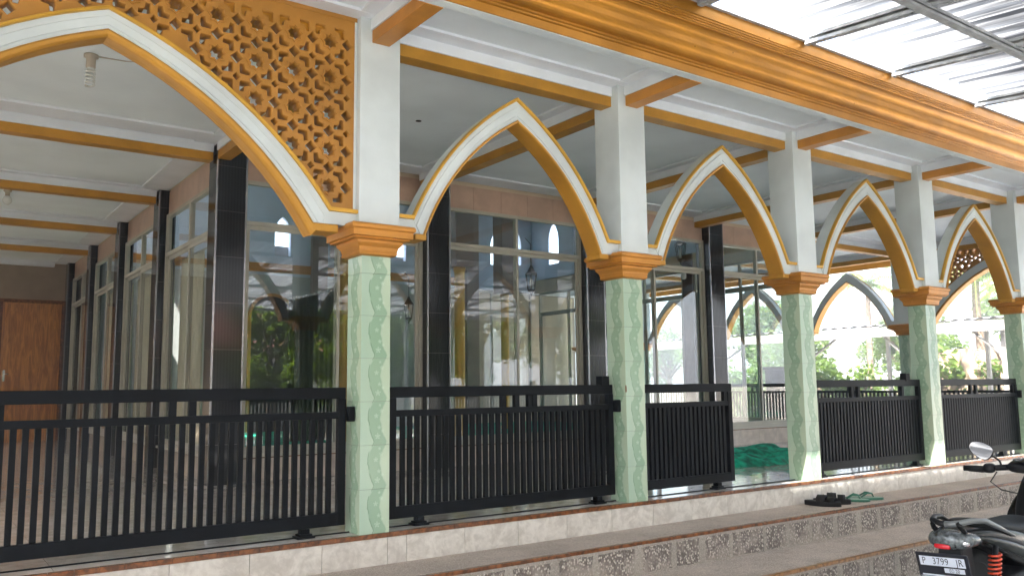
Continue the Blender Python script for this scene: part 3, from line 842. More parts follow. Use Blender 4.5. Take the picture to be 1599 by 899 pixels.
hc = structure('hall_ceiling', MB().box(-.02, HY0+.2, 5.7, HX1, 11.75, 5.8), 'ceiling')
hf = structure('hall_carpet_floor', MB().box(.16, HY0+.25, 0, HX1-.21, 11.60, .14), 'greencloth')
lw = arched_wall('upper_wall', (3.70, 11.62), 3.69, 5.7, [(yq,.26,4.15,5.25) for yq in (9.0,9.9,10.8)], .05, Matrix.Translation((.11,0,0)) @ Matrix.Rotation(math.pi/2, 4, 'Z') @ RX, 'bluewall')  # arched openings added here to let sun brighten the hall
put('upper_wall', lw, left)
MB().box(.152,3.86,3.36,.16,11.6,3.69).build('inner_plaster', 'bluewall', left)
MB().box(.16,3.842,3.36,HX1-.25,3.85,5.7).build('inner_plaster', 'bluewall', front)
sr = thing('prayer_curtain', 'dark green partition curtain inside the hall, behind the tall left window', 'curtain', (0, 8.0, 0))
mb = MB(); vs = []; fs = []
for k in range(61):
    u = k/60; x_ = 2.43+.95*u; y_ = .03*math.sin(k*1.1)+.015*math.sin(k*2.7); zt_ = 2.47+.24*u
    vs += [(x_, y_, .145), (x_, y_*.5, zt_), (x_, y_+.006, .145), (x_, y_*.5+.006, zt_)]
for k in range(60): a = k*4; fs += [(a,a+4,a+5,a+1),(a+2,a+3,a+7,a+6),(a+1,a+5,a+7,a+3)]
mb.add(vs, fs, True).build('cloth', 'greentarp', sr)
mb = MB()
for k in range(24): u = k/23; mb.box(2.43+.95*u-.008,-.02,2.455+.24*u,2.43+.95*u+.016,.0,2.50+.24*u)
mb.build('fringe', 'chrome', sr)
ni = thing('mihrab_niche', 'dark round-arched niche with an orange rim inside the hall, behind the tall left window', 'niche', (3.42, 11.59, .14))
def rarch(r, zc, n=20): return [(r*math.cos(math.pi*k/n), zc+r*math.sin(math.pi*k/n)) for k in range(n+1)]
o_, i_ = rarch(.50, 2.33), rarch(.44, 2.33)
MB().extr([(i_[0][0], 0)] + i_ + [(i_[-1][0], 0)], 'y', -.02, 0).build('niche_shade_panel', 'cabinet', ni)  # flat dark panel stands in for the shade inside the niche
mb = MB(); ring_ = [(.50,0)] + o_ + [(-.50,0)]; ri_ = [(.44,0)] + i_ + [(-.44,0)]; n = len(ring_); vs = []
for yy in (-.06, 0):
    for a, b in zip(ring_, ri_): vs += [(a[0], yy, a[1]), (b[0], yy, b[1])]
fs = []
for k in range(n-1): fs += [(2*k,2*k+1,2*k+3,2*k+2),(2*n+2*k+2,2*n+2*k+3,2*n+2*k+1,2*n+2*k),(2*k,2*k+2,2*n+2*k+2,2*n+2*k),(2*k+1,2*n+2*k+1,2*n+2*k+3,2*k+3)]
mb.add(vs, fs).build('niche_rim', 'gold_orange', ni)
def gold_pillar(x, y, label):
    t = thing('round_pillar', label, 'pillar', (x, y, .14), 'round gold pillars inside the hall')
    MB().lathe([(.10,0),(.10,.06),(.085,.09),(.085,2.70),(.10,2.74),(.10,2.78)], n=20).build('gold_shaft', 'gold_bright', t)
    MB().box(-.17,-.17,2.78,.17,.17,5.56).build('square_upper_shaft', 'pillarbrown', t)
gold_pillar(2.53, 6.0, 'gold pillar inside the hall, just left of the nearest green column')
gold_pillar(4.52, 6.0, 'gold pillar inside the hall, right of the black pilaster under the first small arch')
gold_pillar(7.45, 8.9, 'gold pillar deep inside the hall seen beside the second green column')
# rear wall with the door
rear = structure('rear_wall', MB().box(-3.9, 14.3, 0, HX1+3.4, 14.5, ZC-.001), 'rearwall')
MB().box(.3, 14.285, 0, HX1+3.3, 14.298, ZC-.03).build('cream_facing', 'cream', rear)
d = thing('wooden_door', 'varnished brown wooden door in the far brown wall at the left', 'door', (-.64, 14.3, 0))
MB().box(-.60,-.05,0,-.53,.02,2.88).box(.53,-.05,0,.60,.02,2.88).box(-.53,-.05,2.81,.53,.02,2.88).build('door_frame', 'browntrim', d)
MB().box(-.53,-.02,.0,.53,.01,2.81).build('door_leaf', 'door', d)
for (x0,x1) in ((-.50,-.39),(.39,.50)): MB().box(x0,-.035,.03,x1,-.021,2.78).build('stile', 'door', d)
for (z0,z1) in ((.03,.20),(2.64,2.78)): MB().box(-.389,-.034,z0,.389,-.021,z1).build('rail', 'door', d)
for k in range(4): MB().box(-.385+k*.194,-.028,.205,-.197+k*.194,-.0215,2.635).build('door_panel', 'door', d)
hd = MB().box(-.475,-.046,1.22,-.435,-.036,1.44).tube([(-.455,-.05,1.36),(-.455,-.09,1.36),(-.37,-.10,1.36)], .011).build('handle', 'chrome', d)
structure('left_shade_wall', MB().box(-4.86, .35, GZ, -4.72, 14.3, 3.45), 'cream')  # unseen wall added to dim the open left side, cream in the glass

# ------------------------------------------------------------------ gates
def gate(label, x0, x1, studs, box_side=None, foot=(), y=.03, zt=1.0, group='black sliding gates between the columns', lastfar=False, pitch=.0605, rot=0, origin=None, cap=None):
    t = thing('sliding_gate', label, 'gate', (0,0,0), group)
    zb = .062; w_ = .04; p = w_/2
    MB().box(x0, y-p, zt-.078, x1, y+p, zt).build('top_rail', 'black', t, bevel=.004)
    MB().box(x0+.05, y-p+.001, .785, x1-.05, y+p-.001, .832).build('middle_rail', 'black', t, bevel=.003)
    MB().box(x0+.0, y-p-.002, zb, x1-.0, y+p+.002, zb+.085).build('bottom_rail', 'black', t, bevel=.004)
    for xx in (x0, x1-.055): MB().box(xx-.0015, y-p-.003, zb+.001, xx+.0565, y+p+.003, zt-.0785).build('end_post', 'black', t, bevel=.004)
    for xx in studs: MB().box(xx, y-p+.002, .832, xx+.045, y+p-.002, zt-.078).build('stud', 'black', t)
    bar = MB().box(-.0165, y-.014, zb+.086, .0165, y+.014, .7845).mesh('bar', 'black')
    n = int((x1-x0-.11)/pitch); dx = (x1-x0-.11)/n
    for k in range(1, n): put('bar', bar, t, (x0+.055+k*dx, 0, 0))
    for fx in foot:
        MB().box(fx-.03, y-.03, .028, fx+.03, y+.03, zb).box(fx-.062,y-.05,.0,fx+.062,y+.05,.016).box(fx-.045,y-.04,.016,fx+.045,y+.04,.030).build('foot', 'black', t, bevel=.004)
    if box_side is not None:
        MB().box(box_side, y-.075, .765, box_side+.042, y-.015, .868).build('latch_box', 'black', t, bevel=.006)
    if cap is not None:
        MB().box(cap, y-.03, zt-.02, cap+.085, y+.05, zt+.075).build('lock_box', 'black', t, bevel=.004)
    return t
gate('wide black gate at the far left under the big fretwork arch', -3.45, -.165, (-2.27,-1.345,-1.225), -.163, (-.45,-3.1))
gate('black gate between the nearest and the second green column', .175, 2.345, (1.165,1.295,1.425,1.475), 2.346, (.43, 2.16), cap=2.215)
g3 = gate('shorter half-open black gate right of the second green column', 2.66, 3.93, (3.82,), None, (3.70,), y=.05, pitch=.056)
gate('black gate behind the sandals, between the third and fourth green columns', 5.13, 7.37, (5.93,6.06,6.96), None, (5.3, 7.2), y=.03, zt=1.025, pitch=.060, cap=7.05)
gate('black gate behind the scooter mirror, near the right edge', 7.64, 9.87, (8.60,8.74,9.75), 9.86, (7.75,9.35), y=.03, zt=1.025, pitch=.060)
for i in range(4):
    yc = (RY[i]+RY[i+1])/2
    g_ = gate('far black gate on the right side, %s' % ['seen over the gate behind the sandals','hidden mostly by the third green column','seen through the hall glass','at the back of the right veranda'][i],
         -1.07, 1.07, (-.05,.08), None, (-.8,.8), pitch=.085, group='black gates on the far right side')
    g_.location = (XR, yc, 0); g_.rotation_euler = (0,0,math.pi/2)
g_ = gate('far black gate on the right side, seen over the rightmost front gate', -1.6, 1.6, (-.6,.1), None, (-1.2,1.2), pitch=.085, group='black gates on the far right side')
g_.location = (XR, 1.82, 0); g_.rotation_euler = (0,0,math.pi/2)
rail = MB().box(-3.5, .045, .0, 9.9, .055, .008)
tag(rail.build('gate_track', 'black'), 'thin black steel track on the floor under the sliding gates', 'track')

# ------------------------------------------------------------------ lamps, holes, lanterns
def cfl(x, y, label):
    t = thing('spiral_lamp', label, 'lamp', (x, y, ZC), 'ceiling lamps under the left veranda')
    MB().lathe([(.055,0),(.055,-.02),(.036,-.03),(.036,-.105),(.03,-.11)], n=16).build('socket', 'porcelain', t)
    pts = []
    for k in range(73):
        a = k/72*math.pi*2*4.5; pts.append((.030*math.cos(a), .030*math.sin(a), -.125-.135*k/72))
    MB().tube(pts, .0095, 6).lathe([(.028,-.108),(.03,-.125)], n=12).build('spiral_tube', 'lampwhite', t)
    MB().tube([(0,0,-.006),(.25,-.02,-.004),(.5,-.14,-.005)], .005, 5).build('wire', 'porcelain', t)
cfl(-1.62, 1.75, 'white spiral lamp on the ceiling under the wide fretwork arch')
t = thing('round_bulb_lamp', 'small round white bulb on the left ceiling between two gold beams', 'lamp', (-1.72, 7.4, ZC))
MB().lathe([(.05,0),(.05,-.02),(.03,-.03),(.028,-.08)], n=14).build('socket', 'porcelain', t)
MB().lathe([(.028,-.08),(.045,-.10),(.058,-.135),(.05,-.17),(.02,-.195),(.002,-.2)], n=16).build('bulb', 'lampwhite', t)
t = MB().lathe([(.030,0),(.030,-.004),(.022,-.006)], n=14).build('ceiling_hole', 'black', None, (1.40, 1.78, ZC-.0005)); tag(t, 'small dark round hole in the ceiling above the first small arch', 'hole')
def lantern(x, y, z, label, s=1.0):
    t = thing('hanging_lantern', label, 'lantern', (x, y, z), 'dark iron lanterns in the hall')
    MB().lathe([(.012*s,.22*s),(.02*s,.20*s),(.06*s,.13*s),(.085*s,.11*s),(.085*s,.10*s)], n=6, smooth=False).build('lantern_roof', 'lantern', t)
    mb = MB()
    for k in range(6):
        a = k*math.pi/3; mb.tube([(.078*s*math.cos(a),.078*s*math.sin(a),.10*s),(.05*s*math.cos(a),.05*s*math.sin(a),-.10*s)], .006*s, 5)
    mb.build('cage', 'lantern', t)
    MB().lathe([(.05*s,-.10*s),(.055*s,-.12*s),(.02*s,-.15*s),(.008*s,-.19*s)], n=6, smooth=False).build('lantern_base', 'lantern', t)
    MB().lathe([(.02*s,-.09*s),(.025*s,0),(.015*s,.05*s)], n=8).build('candle_bulb', 'lampwhite', t)
    MB().tube([(0,0,.2*s),(0,0,.5*s),(.0,.12*s,.6*s)], .006*s, 5).build('hanger', 'lantern', t)
lantern(8.19, 4.6, 3.30, 'dark iron lantern inside the upper pane right of the second green column', 1.25)
lantern(4.92, 4.6, 2.56, 'dark iron lantern seen through the glass under the first small arch', 1.15)
lantern(2.83, 4.6, 2.03, 'small dark lantern behind the glass just right of the nearest column', .9)
lantern(.75, 6.2, 3.15, 'dark iron lantern behind the upper left side window', 1.2)
t = MB().lathe([(.04,0),(.05,-.03),(.045,-.10),(.02,-.12)], n=12).build('pendant_bulb', 'lampwhite', None, (8.35,4.7,2.95)); tag(t, 'small pendant bulb behind the glass below the upper lantern', 'bulb')

# ------------------------------------------------------------------ green carpet heap
def heap():
    nx_, ny_ = 60, 36; vs = []; x0, x1, y0, y1 = 5.35, 7.5, 1.25, 2.75
    def f(x, y):
        e = min(x, 1-x)*12; e2 = min(y, 1-y)*9; k = min(1, e)*min(1, e2)
        return k*(.105+.028*math.sin(y*21+math.sin(x*6)*1.4)+.022*math.sin(x*11+y*5)+.02*math.sin(x*31+y*17))
    for j in range(ny_+1):
        for i in range(nx_+1):
            u, v = i/nx_, j/ny_
            vs.append((x0+(x1-x0)*u + .03*math.sin(v*9), y0+(y1-y0)*v-.10*u + .05*math.sin(u*9+2)+.012*math.sin(u*43), max(.004, f(u, v))))
    n0 = len(vs); vs += [(a, b, .001) for a, b, c in vs]
    fs = []
    for j in range(ny_):
        for i in range(nx_):
            a = j*(nx_+1)+i; fs.append((a, a+1, a+nx_+2, a+nx_+1)); fs.append((n0+a, n0+a+nx_+1, n0+a+nx_+2, n0+a+1))
    return MB().add(vs, fs, True)
tag(heap().build('rolled_carpet', 'greencloth'), 'bright green rumpled carpet heaped on the glossy floor behind the open gateway', 'carpet')

# ------------------------------------------------------------------ sandals
def sandal(x, y, rz, label, kind, s=1.0, tilt=0):
    L_, W_ = .36*s, .135*s
    t = thing('sandal', label, 'sandal', (x, y, -.212), 'sandals left on the step', rz)
    out = []
    for k in range(24):
        a = 2*math.pi*k/24; cx = math.cos(a); wv = W_/2*(1+.18*cx)*(1-.10*math.cos(2*a)); out.append((L_/2*cx, wv*math.sin(a)))
    if kind == 'black':
        MB().extr(out, 'z', .0, .048).build('sole', 'sandalblack', t, bevel=.006)
        for (xa, xb, h) in ((-.045, .040, .080), (.055, .125, .060)):
            mb = MB(); ring_ = []
            for k in range(9):
                a = math.pi*k/8; ring_.append((-W_*.56*math.cos(a), .044+h*.8*math.sin(a)))
            vs = []
            for off in (0, .008):
                for yy, zz in ring_: vs += [(xa, yy*(1-off*2), zz-off), (xb, yy*(1-off*2), zz-off)]
            n = len(ring_); fs = []
            for i in range(n-1):
                fs += [(2*i,2*i+1,2*i+3,2*i+2), (2*n+2*i+2,2*n+2*i+3,2*n+2*i+1,2*n+2*i), (2*i+2,2*n+2*i+2,2*n+2*i,2*i), (2*i+1,2*n+2*i+1,2*n+2*i+3,2*i+3)]
            mb.add(vs, fs, True).build('strap', 'sandalblack', t)
        MB().box(-.01,-.012,.106,.012,.012,.112).build('buckle', 'chrome', t)
    else:
        MB().extr(out, 'z', .0, .022).build('sole', 'sandalgreen', t, bevel=.004)
        MB().extr([(a*.93, b*.88) for a, b in out], 'z', .0222, .026).build('insole', 'sandalpale', t)
        for s_ in (-1, 1):
            MB().tube([(.085*s,0,.03),(.07*s,s_*.014,.062),(.02*s,s_*.040*s,.068),(-.045*s,s_*.052*s,.028)], [.007,.008,.010,.008], 7).build('strap', 'sandalgreen', t)
sandal(4.79, -.335, 1.55*-1+.30, 'black sandal on the step, the nearer of the black pair', 'black')
sandal(4.99, -.305, -1.02, 'black sandal on the step, the farther of the black pair beside the green sandals', 'black')
sandal(5.30, -.32, -1.10, 'green flip-flop sandal beside the black pair, the left one', 'green')
sandal(5.52, -.33, -.80, 'green flip-flop sandal farthest right on the step', 'green', 1.05)
t = MB().add([(0,0,.002),(.02,-.015,.012),(.045,-.01,.006),(.05,.008,.004),(.02,.02,.010)], [(0,1,2,3,4)]).add([(0,0,.000),(.02,-.015,.010),(.045,-.01,.004),(.05,.008,.002),(.02,.02,.008)], [(4,3,2,1,0)]).build('fallen_leaf', 'leafdry', None, (-.66,-.14-.04,-.212)); tag(t, 'small dark red dry leaf on the step near the bottom left', 'leaf')
t = bpy.data.objects

# ------------------------------------------------------------------ metal canopy over the yard
def cz(y): return 3.925 + .078*(y+1.39)
CY0, CY1 = -10.4, -1.39
cx0, cx1 = -15.0, 15.5

mb = MB(); vs = []; nxx = int((cx1-cx0)/.024)
ys = [CY1, -2.4, -4, -7, CY0]
for j, yy in enumerate(ys):
    for i in range(nxx+1):
        xx = cx0+i*.024; ph = (xx/.19) % 1.0
        h = .028 if ph < .22 else (.028*(1-(ph-.22)/.1) if ph < .32 else (0 if ph < .9 else .028*(ph-.9)/.1))
        vs.append((xx, yy + (random.uniform(-.01,.01) if j == 0 else 0), cz(yy)+h+.10))
fs = []
for j in range(len(ys)-1):
    for i in range(nxx): a = j*(nxx+1)+i; fs.append((a, a+1, a+nxx+2, a+nxx+1))
can = thing('yard_canopy', 'pale metal sheet canopy on galvanised channels over the yard, top right', 'canopy')
mb.add(vs, fs).build('roof_sheet', 'canopy', can)
MB().box(-5.2,-1.46,3.984,2.35,-1.15,3.992).build('sun_block_strip', 'galv', can)  # unseen strip added to block sun through the gap on the left
def channel(mb, p0, p1, w_, h_, th=.012):
    """open C channel from p0 to p1 (along Y or X)"""
    (x0,y0,z0),(x1,y1,z1) = p0, p1
    d_ = Vector((x1-x0,y1-y0,z1-z0)); s_ = d_.normalized().cross(Vector((0,0,1))).normalized(); u_ = s_.cross(d_.normalized())
    for (a0,a1,b0,b1) in ((0,w_,0,th),(0,w_,h_-th,h_),(0,th,th,h_-th),(w_-th,w_,th,th*2.2),(w_-th,w_,h_-th*2.2,h_-th)):
        vs = []
        for P in (Vector(p0), Vector(p1)):
            for aa, bb in ((a0,b0),(a1,b0),(a1,b1),(a0,b1)): vs.append(P + s_*aa + u_*bb)
        mb.add(vs, [(0,1,2,3),(7,6,5,4),(0,4,5,1),(1,5,6,2),(2,6,7,3),(3,7,4,0)])
rx_ = [-14.5,-13,-11.5,-10,-8.5,-6.9,-5.3,-3.7,-2.2,-.7,.8,2.25,3.62,5.0,6.62,8.0,9.5,11,12.5,14]
for X in rx_:
    mb = MB(); channel(mb, (X, -1.252, cz(-1.252)+.004), (X, CY0, cz(CY0)+.004), .065, .08)
    # row of small lips pressed into the underside
    yy = -1.15
    while yy > -4.6:
        mb.box(X-.062, yy-.012, cz(yy)-.001, X-.018, yy+.008, cz(yy)+.0045); yy -= .055
    mb.build('rafter', 'galv', can)
for Y in (-2.32, -3.7, -5.2, -7, -8.6, -10.2):
    mb = MB(); channel(mb, (cx0, Y, cz(Y)+.085-.14), (cx1, Y, cz(Y)+.085-.14), .06, .07); mb.build('purlin', 'galv', can)
for (X, Y) in ((-8.5,-10.2),(-2.5,-10.2),(3.2,-10.2),(9.9,-10.2),(15.2,-10.2),(15.2,-6.0)):
    MB().box(X-.05,Y-.05,GZ,X+.05,Y+.05,cz(Y)).build('post', 'galv', can)

# ------------------------------------------------------------------ scooter
def v3(*a): return Vector(a)
BK = 1.25
bike = thing('motorcycle', 'black underbone motorcycle parked at the bottom right, seen from behind', 'motorcycle', (2.925, -2.573, GZ), None, .06)
def S_(pts): return [(p[0]*BK, p[1]*BK, p[2]*BK) for p in pts]
def loft(sections, name, mt_, parent=bike, n=16, bevel=0, sub=1):
    """sections: (x, yc, zc, halfw, halfh, squareness) stacked along x, in metres"""
    vs = []
    for (x, yc, zc, hw, hh, q) in sections:
        for k in range(n):
            a = 2*math.pi*k/n; c_, s_ = math.cos(a), math.sin(a)
            e = 2/q; vs.append((x*BK, (yc+hw*math.copysign(abs(c_)**e, c_))*BK, (zc+hh*math.copysign(abs(s_)**e, s_))*BK))
    fs = []
    for i in range(len(sections)-1):
        for k in range(n): fs.append((i*n+k, i*n+(k+1)%n, (i+1)*n+(k+1)%n, (i+1)*n+k))
    fs += [tuple(reversed(range(n))), tuple((len(sections)-1)*n+k for k in range(n))]
    o = MB().add(vs, fs, True).build(name, mt_, parent)
    if sub: sm = o.modifiers.new('s', 'SUBSURF'); sm.levels = sub; sm.render_levels = sub
    return o
# heights in metres above the yard; plate centre about .46, lamp .56, seat .60, bars .83
def tube(pts, r, name, mt_, parent=bike, n=10):
    return MB().tube(S_(pts), [q*BK for q in r] if isinstance(r, (list,tuple)) else r*BK, n).build(name, mt_, parent)
def wheel(x):
    w_ = MB().lathe([(.175*BK,-.035*BK),(.205*BK,-.045*BK),(.245*BK,-.03*BK),(.252*BK,0),(.245*BK,.03*BK),(.205*BK,.045*BK),(.175*BK,.035*BK)], (x*BK,0,.252*BK), 32, 'y').build('wheel', 'rubber', bike)
    rim = MB().lathe([(.165*BK,-.03*BK),(.18*BK,-.038*BK),(.18*BK,.038*BK),(.165*BK,.03*BK)], (x*BK,0,.252*BK), 32, 'y').build('rim', 'plastic', w_)
    sp = MB()
    for k in range(5):
        a = k*2*math.pi/5; sp.tube([(x*BK,0,.252*BK),(x*BK+.17*BK*math.cos(a),0,.252*BK+.17*BK*math.sin(a))], .014*BK, 6)
    sp.build('spokes', 'plastic', w_)
wheel(.22); wheel(1.40)
# tail fairing, side panels
loft([(-.03,0,.600,.062,.012,3),(.03,0,.595,.092,.036,3),(.14,0,.580,.112,.056,3),(.30,0,.560,.130,.085,3),(.50,0,.500,.145,.105,3),(.70,0,.445,.145,.115,3),(.92,0,.39,.11,.10,3)], 'tail_fairing', 'bikepaint')
for s_ in (-1, 1):
    loft([(.06,s_*.100,.585,.010,.012,2.5),(.24,s_*.126,.545,.014,.024,2.5),(.46,s_*.150,.480,.014,.034,2.5),(.70,s_*.156,.405,.012,.034,2.5),(.92,s_*.12,.34,.010,.02,2.5)], 'side_panel', 'bikegrey')
seat = loft([(.12,0,.634,.080,.012,3),(.20,0,.632,.108,.024,3),(.34,0,.612,.122,.034,3),(.52,0,.578,.130,.034,3),(.66,0,.562,.122,.036,3),(.82,0,.575,.095,.040,3),(.92,0,.575,.060,.028,3)], 'seat', 'seat')
# grab rail: loop behind the seat, running forward on both sides
for s_ in (-1, 1):
    tube([(.44,s_*.140,.555),(.28,s_*.130,.615),(.15,s_*.116,.660),(.05,s_*.098,.670),(-.03,s_*.074,.664),(-.055,s_*.03,.656),(-.058,0,.654)], [.006,.012,.015,.015,.015,.015,.015], 'grab_rail', 'grabrail' if s_ < 0 else 'plastic')
    tube([(-.045,s_*.055,.665),(-.040,s_*.070,.645),(-.02,s_*.075,.625),(.02,s_*.07,.60)], .013, 'grab_bracket', 'bikepaint')
# tail lamp: wide clear lens with red centre
tl = loft([(-.060,.01,.562,.045,.020,2.6),(-.052,.008,.566,.090,.042,2.4),(-.02,0,.570,.112,.054,2.4),(.05,0,.572,.120,.054,2.4),(.16,0,.560,.124,.026,2.4)], 'tail_lamp', 'clearlens')
loft([(-.066,.022,.538,.038,.010,4),(-.058,.022,.538,.043,.014,4),(-.03,.022,.538,.045,.015,4)], 'red_reflector', 'redlens', tl)
loft([(-.048,-.075,.562,.010,.012,2),(-.030,-.080,.562,.022,.020,2),(0,-.085,.562,.022,.022,2)], 'indicator_bulb', 'chrome', tl)
# rear mudguard and plate
MB().extr([(a*BK, b*BK) for a, b in ((-.02,.53),(.10,.53),(.12,.40),(.03,.26),(-.045,.24),(-.03,.40))], 'y', -.062*BK, .062*BK).build('rear_mudguard', 'plastic', bike, bevel=.01)
pl_ = bpy.data.objects.new('number_plate', None)
PWD, PHT = .272, .132
pc = v3(-.060, .020, .440)
th_ = math.radians(12)
def plate_box(name, y0, z0, y1, z1, x0, x1, mt_, parent, bv=0):
    o = MB().box(x0*BK, y0*BK, z0*BK, x1*BK, y1*BK, z1*BK).build(name, mt_, parent, bevel=bv); return o
pf = MB().box(-.004*BK, -PWD/2*BK, -PHT/2*BK, .006*BK, PWD/2*BK, PHT/2*BK).build('number_plate', 'plate_black', bike, bevel=.004)
pf.location = pc*BK; pf.rotation_euler = (math.radians(-3.5), -th_, math.radians(-2))
plate_box('plate_field', -.118, .000, .118, .048, -.0055, -.0042, 'plate_white', pf)
plate_box('plate_date_field', -.108, -.032, -.004, -.008, -.0055, -.0042, 'plate_white', pf)
plate_box('plate_bottom_line', -.115, -.054, .118, -.046, -.0055, -.0042, 'plate_white', pf)
plate_box('plate_border', -.128, -.060, .128, -.0575, -.0055, -.0042, 'plate_white', pf)
def text(s_, size, y_, z_, mt_, parent, name):
    cu = bpy.data.curves.new(name, 'FONT'); cu.body = s_; cu.size = size*BK; cu.extrude = .0006*BK; cu.offset = -.0004*BK
    cu.align_x = 'CENTER'; cu.align_y = 'CENTER'; cu.space_character = 1.08
    tmp = bpy.data.objects.new('tmp', cu); col.objects.link(tmp); bpy.context.view_layer.update()
    me = bpy.data.meshes.new_from_object(tmp.evaluated_get(bpy.context.evaluated_depsgraph_get()))
    bpy.data.objects.remove(tmp); bpy.data.curves.remove(cu)
    me.materials.clear(); me.materials.append(M[mt_])
    me.transform(Matrix.Diagonal((.80, 1, 1, 1)))
    me.transform(Matrix(((0,0,-1,0),(-1,0,0,0),(0,1,0,0),(0,0,0,1))))
    return put(name, me, parent, (-.0062*BK, y_*BK, z_*BK))
text('P', .050, .095, .0235, 'plate_black', pf, 'plate_text')
text('3799', .050, .008, .0235, 'plate_black', pf, 'plate_text')
text('JR', .050, -.090, .0235, 'plate_black', pf, 'plate_text')
text('02-20', .027, -.056, -.0205, 'plate_black', pf, 'plate_text')
# shock absorbers with orange springs
for s_ in (-1, 1):
    pts = []
    for k in range(120):
        a = k/119*2*math.pi*9; u = k/119
        pts.append(((.16+.028*math.cos(a)+.05*u)*BK, (s_*.128+.028*math.sin(a))*BK, (.30+.19*u)*BK))
    MB().tube(pts, .0062*BK, 6).build('shock_spring', 'springred', bike)
    tube([(.15,s_*.128,.25),(.22,s_*.128,.53)], .014, 'shock_rod', 'plastic')
tube([(.05,-.155,.30),(.30,-.155,.27),(.62,-.14,.24)], [.045,.045,.03], 'exhaust', 'plastic', n=14)
MB().lathe([(.030*BK,0),(.045*BK,.004*BK),(.045*BK,.012*BK)], (.045*BK,-.155*BK,.30*BK), 14, 'x').build('exhaust_cap', 'plastic', bike)
loft([(.10,0,.30,.03,.02,3),(.30,0,.27,.05,.035,3),(.62,0,.27,.11,.09,3),(.80,0,.29,.12,.10,3),(.95,0,.30,.08,.06,3)], 'engine', 'plastic')
# front: leg shield, headset, dash
loft([(1.02,0,.32,.10,.05,3),(1.04,0,.44,.15,.06,3),(1.10,0,.56,.16,.08,3),(1.20,0,.66,.12,.08,3),(1.26,0,.72,.07,.06,3)], 'leg_shield', 'bikepaint')
loft([(.93,0,.50,.04,.05,3),(1.02,0,.60,.075,.08,3),(1.10,0,.72,.065,.09,3),(1.16,0,.80,.05,.05,3)], 'steering_cover', 'plastic')
loft([(.99,0,.850,.060,.014,3),(1.03,0,.862,.105,.030,3),(1.10,0,.872,.120,.042,3),(1.18,0,.868,.110,.040,3),(1.24,0,.850,.060,.025,3)], 'handlebar_cover', 'plastic')
loft([(1.015,-.01,.898,.050,.004,2.2),(1.05,-.01,.906,.078,.008,2.2),(1.10,-.01,.914,.078,.008,2.2),(1.13,-.01,.915,.05,.004,2.2)], 'dashboard', 'bikegrey')
loft([(1.030,.045,.9045,.022,.004,2),(1.05,.045,.912,.030,.006,2),(1.08,.045,.917,.022,.004,2)], 'gauge', 'clearlens')
for s_ in (-1, 1):
    tube([(1.08,s_*.09,.862),(1.07,s_*.20,.850),(1.045,s_*.245,.846)], [.02,.018,.016], 'bar', 'plastic')
    tube([(1.05,s_*.235,.846),(1.035,s_*.355,.842)], .0175, 'grip', 'rubber', n=14)
    loft([(1.02,s_*.215,.845,.028,.022,3),(1.05,s_*.21,.850,.036,.034,3),(1.085,s_*.205,.852,.03,.026,3)], 'switch_block', 'plastic')
    tube([(1.09,s_*.20,.83),(1.09,s_*.27,.822),(1.075,s_*.345,.826)], .007, 'lever', 'plastic')
    tube([(1.08,s_*.150,.872),(1.085,s_*.160,.895),(1.09,s_*.19,.915),(1.092,s_*.225,.930)], .006, 'mirror_stem', 'plastic')
    mo = MB(); outl = []
    for k in range(28):
        a = 2*math.pi*k/28; c_, q_ = math.cos(a), math.sin(a)
        outl.append((.074*math.copysign(abs(c_)**.85, c_), .050*math.copysign(abs(q_)**.8, q_)*(1-.22*c_)))
    n = len(outl)
    def shell(off, sc_, xx): return [(xx*BK, (a*sc_)*BK, (b*sc_)*BK) for a, b in outl]
    vs = shell(0,1.0,0)+shell(0,.98,.012)+shell(0,.7,.03)+shell(0,.25,.036); fs = []
    for l in range(3):
        for k in range(n): fs.append((l*n+k, l*n+(k+1)%n, (l+1)*n+(k+1)%n, (l+1)*n+k))
    fs += [tuple(range(n)), tuple(3*n+k for k in range(n))]
    hs = MB().add(vs, fs, False).build('mirror', 'plastic', bike)
    hs.location = (1.085*BK, s_*.268*BK, .958*BK); hs.rotation_euler = (math.radians(s_*30), math.radians(17), math.radians(s_*12))
    if s_ < 0: hs.scale = (1, -1, 1)
    MB().add(shell(0,.93,-.0015), [tuple(range(n))]).build('mirror_glass', 'mirror', hs)
tube([(1.06,.17,.83),(1.03,.20,.77),(1.08,.16,.72),(1.12,.08,.70)], .004, 'brake_cable', 'plastic')
tube([(1.26,.05,.70),(1.40,.07,.26)], .018, 'fork', 'chrome'); tube([(1.26,-.05,.70),(1.40,-.07,.26)], .018, 'fork', 'chrome')
loft([(1.20,0,.46,.03,.012,3),(1.32,0,.535,.055,.02,3),(1.45,0,.54,.055,.02,3),(1.60,0,.44,.03,.012,3)], 'front_mudguard', 'bikepaint')

# ------------------------------------------------------------------ outside on the right: carport, rock bank, greenery
cp = thing('carport', 'white steel carport with corrugated roof seen through the far arches', 'carport')
mb = MB(); vs = []; ny_ = int(15/.05)
for j, xx in enumerate((18.0, 19.6, 22.6)):
    for i in range(ny_+1):
        yy = 0+i*.05; vs.append((xx, yy, 2.47+(xx-18)*.07 + .025*math.sin(yy/.30*2*math.pi)))
fs = []
for j in range(2):
    for i in range(ny_): a = j*(ny_+1)+i; fs.append((a, a+1, a+ny_+2, a+ny_+1))
n0 = len(vs)
vs2 = vs + [(a, b, c+.012) for a, b, c in vs]
fs2 = fs + [tuple(n0+i for i in reversed(f)) for f in fs]
mb.add(vs2, fs2).build('roof_sheet', 'carport_sheet', cp)
MB().box(17.98,0,2.18,18.02,15,2.42).box(22.4,0,2.52,22.5,15,2.62).build('fascia_beam', 'carport_steel', cp)
